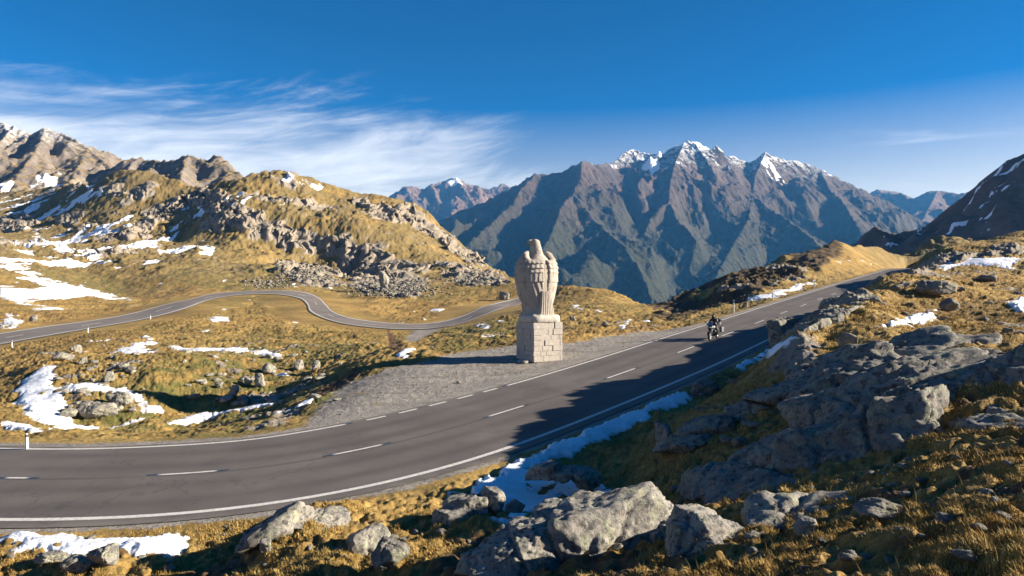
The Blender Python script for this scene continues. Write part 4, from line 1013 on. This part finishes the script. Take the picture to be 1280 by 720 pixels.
    def zbot(p): return float(np.interp(p, [4, 12, 20, 30, 45, 70, 100, 150], [1.5, 1.15, .58, .40, .50, .70, 1.05, 1.9]))
    for sgn, p0 in ((-1, 5), (1, 9)):
        bm = bmesh.new(); NP, NT_ = 84, 130; outer, inner = [], []
        for i in range(NP):
            p = p0 + (148 - p0) * i / (NP - 1); ro, ri = [], []
            for j in range(NT_):
                t = j / (NT_ - 1); zt, zb_ = ztop(p), zbot(p); z = zt + (zb_ - zt) * t; a = math.radians(p)
                if z > 2.78:
                    zz = z + .035 * abs(math.sin(p * .25)); row = ((zz - 2.78) / .31) % 1; f = .095 * (1 - row) + .012 * math.sin(p * .5 + int((zz - 2.78) / .31) * 1.6)
                elif z > 2.18:
                    row = (z - 2.18) / .6; q = (p * .085 + .1 * z) % 1; f = .06 * (1 - row) + .04 * q
                else:
                    q = (p * .072 + (2.18 - z) * .9) % 1; f = -.02 + .065 * q
                edge = min(1, t / .06); f -= .24 * (1 - math.sqrt(1 - (1 - edge) ** 2)) if edge < 1 else 0
                side = min(1, (148 - p) / 14, (p - p0 + .5) / 5); f -= .16 * (1 - math.sqrt(max(0, 1 - (1 - side) ** 2)))
                W_, D_ = Wd(z) + f, Dp(z) + f
                ro.append(bm.verts.new((sgn * W_ * math.sin(a), .22 - D_ * math.cos(a), z)))
                ri.append(bm.verts.new((sgn * (Wd(z) - .3) * math.sin(a), .22 - (Dp(z) - .3) * math.cos(a), z)))
            outer.append(ro); inner.append(ri)
        for i in range(NP - 1):
            for j in range(NT_ - 1):
                bm.faces.new((outer[i][j], outer[i + 1][j], outer[i + 1][j + 1], outer[i][j + 1])); bm.faces.new((inner[i][j], inner[i][j + 1], inner[i + 1][j + 1], inner[i + 1][j]))
            for j in (0, NT_ - 1): bm.faces.new((outer[i][j], outer[i + 1][j], inner[i + 1][j], inner[i][j]))
        for j in range(NT_ - 1):
            for i in (0, NP - 1): bm.faces.new((outer[i][j], outer[i][j + 1], inner[i][j + 1], inner[i][j]))
        bmesh.ops.scale(bm, vec=(K, K, K), verts=bm.verts); bmesh.ops.translate(bm, vec=(0, .1, Z0), verts=bm.verts)
        bm_obj('wing', bm, M['statue'], root, True)
    # tail fan
    bm = bmesh.new(); NP, NT_ = 64, 30; rows, rows2 = [], []
    for j in range(NT_):
        t = j / (NT_ - 1); z = 1.6 - 1.6 * t; hw_ = .36 + .20 * t ** 1.3; y = -.86 - .12 * t + .10 * max(0, t - .7); ra, rb = [], []
        for i in range(NP):
            q = i / (NP - 1) * 2 - 1; f = ((q + 1) * 3.5) % 1
            ra.append(bm.verts.new((hw_ * q + .08, y - .07 * (1 - q * q) - .028 * abs(math.sin(f * math.pi)) , z - .05 * (1 - abs(q)) * (t > .97)))); rb.append(bm.verts.new((hw_ * q + .08, y + .55, z)))
        rows.append(ra); rows2.append(rb)
    for j in range(NT_ - 1):
        for i in range(NP - 1):
            bm.faces.new((rows[j][i], rows[j + 1][i], rows[j + 1][i + 1], rows[j][i + 1])); bm.faces.new((rows2[j][i], rows2[j][i + 1], rows2[j + 1][i + 1], rows2[j + 1][i]))
        for i in (0, NP - 1): bm.faces.new((rows[j][i], rows2[j][i], rows2[j + 1][i], rows[j + 1][i]))
    for j in (0, NT_ - 1):
        for i in range(NP - 1): bm.faces.new((rows[j][i], rows[j][i + 1], rows2[j][i + 1], rows2[j][i]))
    bmesh.ops.scale(bm, vec=(K, K, K), verts=bm.verts); bmesh.ops.translate(bm, vec=(0, .1, Z0), verts=bm.verts)
    bm_obj('tail', bm, M['statue'], root, True)
    # feathered legs and claws
    for s in (-1, 1):
        bm = bmesh.new(); ring_loft(bm, interp_rings([(0, .52 * s, .62, .26, .28), (.3, .52 * s, .6, .32, .34), (.8, .52 * s, .5, .42, .42), (1.4, .5 * s, .35, .46, .45), (1.9, .45 * s, .2, .4, .4)], .1), 24)
        for q in (-.5, 0, .5): add_tube(bm, [(.52 * s, .72, .16), (.52 * s + q * .35, .98, .14), (.52 * s + q * .5, 1.12, .02)], [.13, .1, .03], 8)
        bmesh.ops.scale(bm, vec=(K, K, K), verts=bm.verts); bmesh.ops.translate(bm, vec=(0, .1, Z0), verts=bm.verts); bm_obj('leg', bm, M['statue'], root, True)
    # skirt of uncut stone that spreads from the tail to the slab
    bm = bmesh.new(); ring_loft(bm, interp_rings([(-.05, .05, .1, 1.08, 1.08), (.12, .05, .1, 1.04, 1.04), (.35, .05, .1, .92, .98), (.7, .05, .12, .84, .88), (1.1, .05, .14, .86, .86)], .07), 40)
    bmesh.ops.scale(bm, vec=(K, K, K), verts=bm.verts); bmesh.ops.translate(bm, vec=(0, .1, Z0), verts=bm.verts); bm_obj('foot_block', bm, M['statue'], root, True)
eagle_statue()

# ------------------------------------------------------------------ guide posts
def guide_post(px, py, hpx, label, tilt=0.0, group='guide posts along the road', yfix=None):
    if yfix == 'plane':
        q = on_plane(px, py); loc = (q[0], q[1], gz(*q))
    else:
        h = hit(px, py, GZ); loc = tuple(h)
    hgt = min(1.35, max(.6, hpx * loc[1] / F)); root = tag(empty('guide_post', (loc[0], loc[1], loc[2] - .05)), label, 'guide post', group)
    root.rotation_euler = (0, tilt, math.atan2(loc[0], -loc[1]) * -.0 - .5)
    w = .12 if hpx < 20 else .10
    bm = bmesh.new(); add_box(bm, (0, 0, hgt * .39), (w, w * .8, hgt * .78), bevel=.012, taper=.92); bm_obj('post', bm, M['white'], root)
    bm = bmesh.new(); add_box(bm, (0, 0, hgt * .86), (w * .95, w * .77, hgt * .17), bevel=.01, taper=.95); b = bm_obj('band', bm, M['black'], root)
    bm = bmesh.new(); add_box(bm, (0, -w * .39, hgt * .86), (w * .5, .012, hgt * .09), bevel=.003); bm_obj('reflector', bm, M['reflector'], b)
    bm = bmesh.new(); add_box(bm, (0, 0, hgt * .965), (w * .92, w * .75, hgt * .04), bevel=.008, taper=.8); bm_obj('cap', bm, M['white'], root)
for a in [(34,562,22,'white guide post leaning left beside the inner edge of the road curve',-.08,None),
          (917,391,17,'white guide post beside the road right behind the motorcycle',0,None),
          (934,383,8,'short guide post beside the road just uphill of the one behind the motorcycle',0,None),
          (966,374.5,9,'guide post at the near end of the long shaded snow strip',0,None),
          (1018,358,8,'guide post at the upper end of the long shaded snow strip',0,None),
          (1036,352,6,'short guide post just above the shaded snow strip',0,None),
          (1049,347,8,'second guide post from the road crest',0,None),
          (1063,343.5,7,'guide post nearest the road crest',0,None),
          (15,434,9,'white post on the upper road at the picture edge',0,None),
          (110,416,8,'white post at the upper road above the stony bank',0,None),
          (188,399,6,'white post at the upper road where it bends up to the hairpin',0,None)]:
    guide_post(a[0], a[1], a[2], a[3], a[4], 'guide posts along the road' if a[0] > 300 or a[1] > 500 else 'posts along the upper road')

# ------------------------------------------------------------------ motorcycle and rider
def heading(d): return math.atan2(d[1], d[0])
MC = on_plane(892, 424.5); MH = heading(-dirN); MZ = float(road_z(*MC)) + .014
def motorcycle():
    root = tag(empty('motorcycle', (MC[0], MC[1], MZ), MH), 'black and silver touring motorcycle with cases riding down along the centre line', 'motorcycle')
    root.rotation_euler[1] = math.atan(-.06) * -1
    for nm, x, R_ in (('wheel', .78, .33), ('wheel', -.76, .32)):
        bm = bmesh.new(); add_torus(bm, (x, 0, R_), (0, 1, 0), R_ - .065, .065, 32, 10); w = bm_obj(nm, bm, M['rubber'], root, True)
        bm = bmesh.new(); add_torus(bm, (x, 0, R_), (0, 1, 0), R_ - .125, .022, 32, 8)
        for k in range(5):
            a = 2 * math.pi * k / 5; add_tube(bm, [(x, 0, R_), (x + (R_ - .12) * math.cos(a), 0, R_ + (R_ - .12) * math.sin(a))], .02, 6)
        add_tube(bm, [(x, -.06, R_), (x, .06, R_)], .05, 10); bm_obj('rim', bm, M['silver'], w, True)
        bm = bmesh.new()
        for s in ((-.07, .07) if x > 0 else (-.07,)): add_tube(bm, [(x, s - .004, R_), (x, s + .004, R_)], .15, 24)
        bm_obj('brake_disc', bm, M['silver'], w)
    bm = bmesh.new()
    for s in (-.1, .1): add_tube(bm, [(.78, s, .33), (.62, s, .72), (.5, s, 1.02)], [.03, .032, .028], 10)
    bm_obj('fork', bm, M['silver'], root, True)
    bm = bmesh.new(); pts = [(.78 + .36 * math.cos(a), 0, .33 + .36 * math.sin(a)) for a in np.linspace(.3, 2.4, 10)]
    for a, b in zip(pts, pts[1:]): add_box(bm, ((a[0] + b[0]) / 2, 0, (a[2] + b[2]) / 2), (.10, .16, .015), Matrix.Rotation(-math.atan2(b[2] - a[2], b[0] - a[0]), 3, 'Y'))
    bm_obj('mudguard', bm, M['black'], root)
    bm = bmesh.new(); add_box(bm, (.05, 0, .42), (.5, .34, .34), bevel=.05); add_box(bm, (.12, 0, .62), (.34, .5, .16), bevel=.05)
    for s in (-1, 1): add_tube(bm, [(.12, .2 * s, .5), (.12, .36 * s, .46)], [.1, .09], 12)
    bm_obj('engine', bm, M['steel'], root)
    bm = bmesh.new()
    for s in (-.14, .14): add_tube(bm, [(.48, s * .5, .92), (.1, s, .75), (-.35, s, .72), (-.3, s, .4), (-.76, s * .8, .33)], .03, 8)
    add_tube(bm, [(-.35, 0, .75), (-.95, 0, .86)], .04, 8); bm_obj('frame', bm, M['black'], root, True)
    bm = bmesh.new(); ring = [(.5, .0, .82, .05, .05)]; 
    prof = [(-.12, .86, .10, .07), (.05, .9, .17, .12), (.25, .93, .2, .15), (.42, .92, .17, .13), (.52, .9, .1, .08)]
    rows = [[bm.verts.new((x, ry * math.cos(2 * math.pi * k / 18), z + rz_ * math.sin(2 * math.pi * k / 18))) for k in range(18)] for x, z, ry, rz_ in prof]
    for a, b in zip(rows, rows[1:]):
        for k in range(18): bm.faces.new((a[k], a[(k + 1) % 18], b[(k + 1) % 18], b[k]))
    bm.faces.new(rows[0]); bm.faces.new(rows[-1]); bm_obj('fuel_tank', bm, M['silver'], root, True)
    bm = bmesh.new(); add_box(bm, (-.3, 0, .85), (.5, .3, .1), bevel=.04); add_box(bm, (-.68, 0, .9), (.36, .28, .09), bevel=.035); bm_obj('seat', bm, M['leather'], root)
    # nose fairing with lamp and screen
    bm = bmesh.new(); prof = [(.4, .95, .2, .2), (.58, .93, .22, .2), (.74, .88, .16, .15), (.84, .82, .08, .07)]
    rows = [[bm.verts.new((x, ry * math.cos(2 * math.pi * k / 16), z + rz_ * math.sin(2 * math.pi * k / 16))) for k in range(16)] for x, z, ry, rz_ in prof]
    for a, b in zip(rows, rows[1:]):
        for k in range(16): bm.faces.new((a[k], a[(k + 1) % 16], b[(k + 1) % 16], b[k]))
    bm.faces.new(rows[0]); bm.faces.new(rows[-1]); fr = bm_obj('fairing', bm, M['black'], root, True)
    bm = bmesh.new(); add_box(bm, (.775, 0, .93), (.07, .22, .11), Matrix.Rotation(.35, 3, 'Y'), bevel=.03); bm_obj('headlight', bm, M['lens'], fr)
    bm = bmesh.new(); add_box(bm, (.56, 0, 1.2), (.012, .36, .3), Matrix.Rotation(-.55, 3, 'Y'), bevel=.005, taper=.75); bm_obj('windscreen', bm, M['grey_case'], root)
    bm = bmesh.new(); add_tube(bm, [(.2, -.42, 1.06), (.36, -.3, 1.1), (.44, -.1, 1.08), (.44, .1, 1.08), (.36, .3, 1.1), (.2, .42, 1.06)], .016, 8)
    hb = bm_obj('handlebar', bm, M['black'], root, True)
    for s in (-1, 1):
        bm = bmesh.new(); add_tube(bm, [(.34, .3 * s, 1.1), (.38, .4 * s, 1.25)], .01, 6); add_box(bm, (.38, .43 * s, 1.28), (.04, .16, .1), bevel=.02); bm_obj('mirror', bm, M['black'], hb)
    for s in (-1, 1):
        bm = bmesh.new(); add_box(bm, (-.72, .36 * s, .66), (.48, .2, .38), bevel=.035); pc = bm_obj('pannier', bm, M['grey_case'], root)
        bm = bmesh.new(); add_box(bm, (-.72, .36 * s, .86), (.49, .21, .05), bevel=.015); bm_obj('lid', bm, M['black'], pc)
    bm = bmesh.new(); add_box(bm, (-.9, 0, 1.1), (.36, .46, .28), bevel=.05); tc_ = bm_obj('top_case', bm, M['grey_case'], root)
    bm = bmesh.new(); add_tube(bm, [(-.8, -.3, 1.32), (-.8, .3, 1.32)], .12, 14); bm_obj('bag_roll', bm, M['leather'], tc_, True)
    bm = bmesh.new(); add_tube(bm, [(.2, -.2, .3), (-.3, -.24, .28), (-.5, -.26, .4), (-1.0, -.27, .52)], [.03, .04, .06, .055], 10); bm_obj('exhaust', bm, M['silver'], root, True)
    bm = bmesh.new()
    for s in (-1, 1): add_tube(bm, [(-.1, .16 * s, .36), (-.1, .34 * s, .36)], .015, 6)
    bm_obj('footpeg', bm, M['steel'], root)
motorcycle()
def rider():
    root = tag(empty('person', (MC[0], MC[1], MZ), MH), 'person in black riding suit and dark helmet sitting on the touring motorcycle', 'person')
    root.rotation_euler[1] = math.atan(-.06) * -1
    V_ = [(-.28, 0, .98), (-.24, 0, 1.14), (-.16, 0, 1.32), (-.1, 0, 1.44), (-.06, 0, 1.54)]; E_ = [(0, 1), (1, 2), (2, 3), (3, 4)]; R_ = [.17, .16, .18, .15, .07]
    for s in (-1, 1):
        b = len(V_); V_ += [(-.12, .19 * s, 1.42), (.0, .30 * s, 1.2), (.17, .36 * s, 1.09)]; R_ += [.085, .062, .045]; E_ += [(3, b), (b, b + 1), (b + 1, b + 2)]
        b = len(V_); V_ += [(-.22, .12 * s, .95), (.14, .26 * s, .82), (-.1, .27 * s, .48), (.02, .28 * s, .40)]; R_ += [.12, .085, .06, .05]; E_ += [(0, b), (b, b + 1), (b + 1, b + 2), (b + 2, b + 3)]
    me = bpy.data.meshes.new('body'); me.from_pydata(V_, E_, []); o = bpy.data.objects.new('body', me); COL.objects.link(o)
    sk = o.modifiers.new('s', 'SKIN'); sk.use_smooth_shade = True; o.modifiers.new('u', 'SUBSURF').levels = 1; o.modifiers['u'].render_levels = 1
    for i, r in enumerate(R_): me.skin_vertices[0].data[i].radius = (r, r); 
    me.skin_vertices[0].data[0].use_root = True
    bpy.context.view_layer.update(); dg = bpy.context.evaluated_depsgraph_get(); m2 = bpy.data.meshes.new_from_object(o.evaluated_get(dg)); bpy.data.objects.remove(o)
    m2.name = 'body'; finish('body', m2, M['leather'], root, True)
    bm = bmesh.new(); bmesh.ops.create_uvsphere(bm, u_segments=24, v_segments=16, radius=1); bmesh.ops.transform(bm, matrix=Matrix.Translation((-.02, 0, 1.64)) @ Matrix.Diagonal((.155, .125, .15, 1)), verts=bm.verts); hl = bm_obj('helmet', bm, M['black'], root, True)
    bm = bmesh.new(); bmesh.ops.create_uvsphere(bm, u_segments=20, v_segments=12, radius=1)
    bmesh.ops.delete(bm, geom=[v for v in bm.verts if v.co.x < .35 or abs(v.co.z) > .5], context='VERTS'); bmesh.ops.transform(bm, matrix=Matrix.Translation((-.018, 0, 1.65)) @ Matrix.Diagonal((.158, .122, .12, 1)), verts=bm.verts); bm_obj('visor', bm, M['steel'], hl, True)
    for s in (-1, 1):
        bm = bmesh.new(); bmesh.ops.create_uvsphere(bm, u_segments=12, v_segments=8, radius=1); bmesh.ops.transform(bm, matrix=Matrix.Translation((.19, .37 * s, 1.085)) @ Matrix.Diagonal((.05, .048, .025, 1)), verts=bm.verts)
        for k in range(4):
            y = (.335 + .023 * k) * s; l = (.9, 1, .97, .8)[k]
            add_tube(bm, [(.215, y, 1.09), (.25 * 1, y, 1.085 + .006 * l), (.262, y, 1.055), (.235, y, 1.036)], .011, 6)
        add_tube(bm, [(.18, .33 * s, 1.075), (.21, .312 * s, 1.05), (.235, .325 * s, 1.035)], .012, 6); bm_obj('glove', bm, M['leather'], root, True)
        bm = bmesh.new(); add_box(bm, (.02, .28 * s, .385), (.26, .1, .09), bevel=.03); bm_obj('boot', bm, M['black'], root)
rider()

# ------------------------------------------------------------------ grass in the foreground
def grass():
    r = np.random.default_rng(8)
    def clumps(n, umin, umax, ymin, ymax):
        u = r.uniform(umin, umax, n); y = np.exp(r.uniform(math.log(ymin), math.log(ymax), n)); return u, y
    sets = [clumps(42000, .02, .80, 4.2, 30), clumps(14000, -.80, .05, 10.5, 17.5), clumps(7000, .25, .8, 26, 62)]
    u = np.concatenate([a for a, b in sets]); y = np.concatenate([b for a, b in sets])
    iu = np.interp(u, us, np.arange(NC)).astype(int); iy = np.interp(y, Ys, np.arange(NR)).astype(int)
    x = u * y; m = fbm(x * .8, y * .8, 3, 77); rk = rock_attr[iy, iu]
    keep = (RE[iy, iu] > 1.0) & (SDN[iy, iu] < -.1) & (rk < .45) & (gravel[iy, iu] < .2) & (m > -.2) & (soil[iy, iu] < .55)
    u, y, x, iu, iy, m = u[keep], y[keep], x[keep], iu[keep], iy[keep], m[keep]
    nb = 9; n = len(u); sp = (.05 + .004 * y)[:, None]
    X = x[:, None] + r.normal(size=(n, nb)) * sp; Yv = y[:, None] + r.normal(size=(n, nb)) * sp
    X, Yv = X.ravel(), Yv.ravel(); 
    uu = X / Yv; fc = np.clip(np.interp(uu, us, np.arange(NC)), 0, NC - 1.001); fr = np.clip(np.interp(Yv, Ys, np.arange(NR)), 0, NR - 1.001)
    c, q = fc.astype(int), fr.astype(int); a, b = fc - c, fr - q
    Zv = (GZ[q, c] * (1 - a) + GZ[q, c + 1] * a) * (1 - b) + (GZ[q + 1, c] * (1 - a) + GZ[q + 1, c + 1] * a) * b
    N = len(X); ln = r.uniform(.015, .062, N) * (1 + Yv / 40) * (1 + np.repeat(np.clip(m, 0, 1), nb) * .7); tall = r.random(N) < .004; ln = np.where(tall, ln + .15, ln)
    an = r.uniform(0, 2 * math.pi, N); bend = r.uniform(.2, .9, N) * ln; w = np.where(tall, .0015, .0026) * (1 + Yv / 12) * r.uniform(.7, 1.3, N)
    dx, dy = np.cos(an), np.sin(an); px_, py_ = -dy * w, dx * w; Zb = Zv - .015
    up = np.sqrt(np.maximum(ln ** 2 - bend ** 2, (.35 * ln) ** 2))
    v0 = np.stack([X - px_, Yv - py_, Zb], 1); v1 = np.stack([X + px_, Yv + py_, Zb], 1)
    mx, my, mz = X + dx * bend * .35, Yv + dy * bend * .35, Zb + up * .65
    v2 = np.stack([mx + px_ * .7, my + py_ * .7, mz], 1); v3 = np.stack([mx - px_ * .7, my - py_ * .7, mz], 1)
    tx, ty, tz = X + dx * bend, Yv + dy * bend, Zb + up
    v4 = np.stack([tx + px_ * .12, ty + py_ * .12, tz], 1); v5 = np.stack([tx - px_ * .12, ty - py_ * .12, tz], 1)
    V_ = np.stack([v0, v1, v2, v3, v4, v5], 1).reshape(-1, 3); k = np.arange(N)[:, None] * 6
    Q = np.concatenate([k + [0, 1, 2, 3], k + [3, 2, 4, 5]], 0)
    tone = np.repeat(np.clip(r.normal(.42, .24, N) + np.repeat(m, nb) * .3 + .28 * fbm(X * .35, Yv * .35, 3, 88), 0, 1), 6); olive = np.repeat(sstep(.05, .5, fbm(X * .5, Yv * .5, 3, 89)), 6)
    kk = NT('dry_grass'); t = kk.attr('tone')
    cc = kk.ramp(t, [(.0, (.15, .085, .02)), (.4, (.30, .18, .04)), (.7, (.42, .27, .07)), (1, (.55, .40, .14))])
    cc = kk.mix(kk.math('MULTIPLY', kk.attr('olive'), .6), cc, kk.mix(t, (.075, .055, .018), (.26, .20, .07)))
    kk.done(cc, .8)
    tag(finish('grass', np_mesh('grass', V_, Q, dict(tone=tone, olive=olive)), kk.m), 'dry golden alpine grass in tufts on the near slopes', 'grass', kind='stuff')
grass()
# ------------------------------------------------------------------ air, sky, sun, camera
def haze():
    bm = bmesh.new()
    x0, x1, y0, y1, z0, z1 = -7600, 7600, -60, 7300, -640, 1010
    add_box(bm, ((x0 + x1) / 2, (y0 + y1) / 2, (z0 + z1) / 2), (x1 - x0, y1 - y0, z1 - z0))
    m = bpy.data.materials.new('blue_air'); m.use_nodes = True; t = m.node_tree; t.nodes.clear()
    o = t.nodes.new('ShaderNodeOutputMaterial'); v = t.nodes.new('ShaderNodeVolumePrincipled')
    v.inputs['Color'].default_value = (.10, .42, 1.0, 1); v.inputs['Density'].default_value = HAZE
    v.inputs['Absorption Color'].default_value = (1, 1, 1, 1)
    t.links.new(v.outputs[0], o.inputs['Volume'])
    tag(bm_obj('haze', bm, m), kind='stuff')
HAZE = 4.8e-5
if HAZE > 0: haze()
SUN_EL = math.radians(20.5); SUN = Vector((math.cos(SUN_EL), -.05 * math.cos(SUN_EL), math.sin(SUN_EL))).normalized()
sl = bpy.data.lights.new('sun', 'SUN'); sl.energy = 5.0; sl.angle = math.radians(.53); sl.color = (1.0, .93, .82)
so = bpy.data.objects.new('sun', sl); COL.objects.link(so); so.rotation_euler = SUN.to_track_quat('Z', 'Y').to_euler()
wd = bpy.data.worlds.new('World'); SC.world = wd; wd.use_nodes = True; T = wd.node_tree; T.nodes.clear()
wo = T.nodes.new('ShaderNodeOutputWorld'); bg = T.nodes.new('ShaderNodeBackground'); T.links.new(bg.outputs[0], wo.inputs[0])
sky = T.nodes.new('ShaderNodeTexSky'); sky.sky_type = 'NISHITA'; sky.sun_disc = False; sky.sun_elevation = SUN_EL
sky.sun_rotation = math.radians(90); sky.altitude = 4500; sky.air_density = 1.0; sky.dust_density = .35; sky.ozone_density = 5.0
bg.inputs[1].default_value = .05
k = NT.__new__(NT); k.t = T
tc = T.nodes.new('ShaderNodeTexCoord').outputs['Generated']
sx = T.nodes.new('ShaderNodeSeparateXYZ'); T.links.new(tc, sx.inputs[0]); X, Y, Z = sx.outputs
# high cloud sheet: the view direction is carried up to a flat layer
zc = k.math('MAXIMUM', k.math('ADD', Z, .06), .02)
cx = k.math('DIVIDE', X, zc); cy = k.math('DIVIDE', Y, zc)
cv = T.nodes.new('ShaderNodeCombineXYZ'); T.links.new(cx, cv.inputs[0]); T.links.new(cy, cv.inputs[1]); cvec = cv.outputs[0]
az = k.math('ARCTAN2', X, Y); 
def plane(sx_, sy_, shear):
    c_ = T.nodes.new('ShaderNodeCombineXYZ'); T.links.new(k.math('MULTIPLY', az, sx_), c_.inputs[0]); T.links.new(k.math('SUBTRACT', k.math('MULTIPLY', Z, sy_), k.math('MULTIPLY', k.math('MINIMUM', az, .1), shear)), c_.inputs[1]); c_.inputs[2].default_value = 3.7; return c_.outputs[0]
n1 = k.noise(1.0, 8, .62, co=plane(3.2, 13.0, 1.6), dist=1.1)
n2 = k.noise(1.0, 7, .68, co=plane(7.0, 42.0, 9.0), dist=.9)
n3 = k.noise(.7, 6, .62, co=k.map((.5, 1.4, 1), (0, 0, .6), co=cvec), dist=1.0)
n = k.math('ADD', k.math('ADD', k.math('MULTIPLY', n1, .5), k.math('MULTIPLY', n2, .27)), k.math('MULTIPLY', n3, .23))
# where the sheet lies: a bank in the left half up to 14 degrees, wisps at the far right
wl = k.math('MULTIPLY', k.step(az, .17, -.1), k.step(Z, .33, .165))
wl = k.math('MULTIPLY', wl, k.step(az, -1.4, -.75))
wr = k.math('MULTIPLY', k.math('MULTIPLY', k.step(az, .3, .6), k.step(Z, .27, .19)), .3)
w = k.math('MAXIMUM', wl, wr)
cl = k.step(k.math('ADD', n, k.math('MULTIPLY', w, .30)), .59, .88)
cl = k.math('MULTIPLY', cl, k.step(w, .02, .35))
mr = T.nodes.new('ShaderNodeMapRange'); T.links.new(Z, mr.inputs[0]); mr.inputs[1].default_value = .13; mr.inputs[2].default_value = .40; mr.inputs[3].default_value = .45; mr.inputs[4].default_value = 2.2; SATN = mr.outputs[0]
hs = T.nodes.new('ShaderNodeHueSaturation'); hs.inputs['Saturation'].default_value = 1.9; T.links.new(sky.outputs[0], hs.inputs['Color']); k.set(hs.inputs['Saturation'], SATN)
mixn = k.mix(k.math('MULTIPLY', cl, .52), hs.outputs[0], (9.5, 9.9, 10.6))
T.links.new(mixn, bg.inputs[0])

cam = bpy.data.cameras.new('camera'); co = bpy.data.objects.new('camera', cam); COL.objects.link(co); SC.camera = co
cam.sensor_width = 36; cam.lens = 36 * F / 1280; cam.clip_start = .1; cam.clip_end = 40000
co.rotation_euler = (math.radians(90), 0, 0)
SC.view_settings.view_transform = 'Standard'; SC.view_settings.look = 'None'; SC.view_settings.exposure = EXPO = 1.5; SC.view_settings.gamma = 1
SC.render.engine = 'CYCLES'; cy_ = SC.cycles
cy_.max_bounces = 5; cy_.diffuse_bounces = 3; cy_.glossy_bounces = 2; cy_.transmission_bounces = 2; cy_.volume_bounces = 0; cy_.transparent_max_bounces = 16
cy_.use_denoising = True; cy_.sample_clamp_indirect = 8; cy_.caustics_reflective = False; cy_.caustics_refractive = False
try: cy_.denoiser = 'OPENIMAGEDENOISE'
except Exception: pass
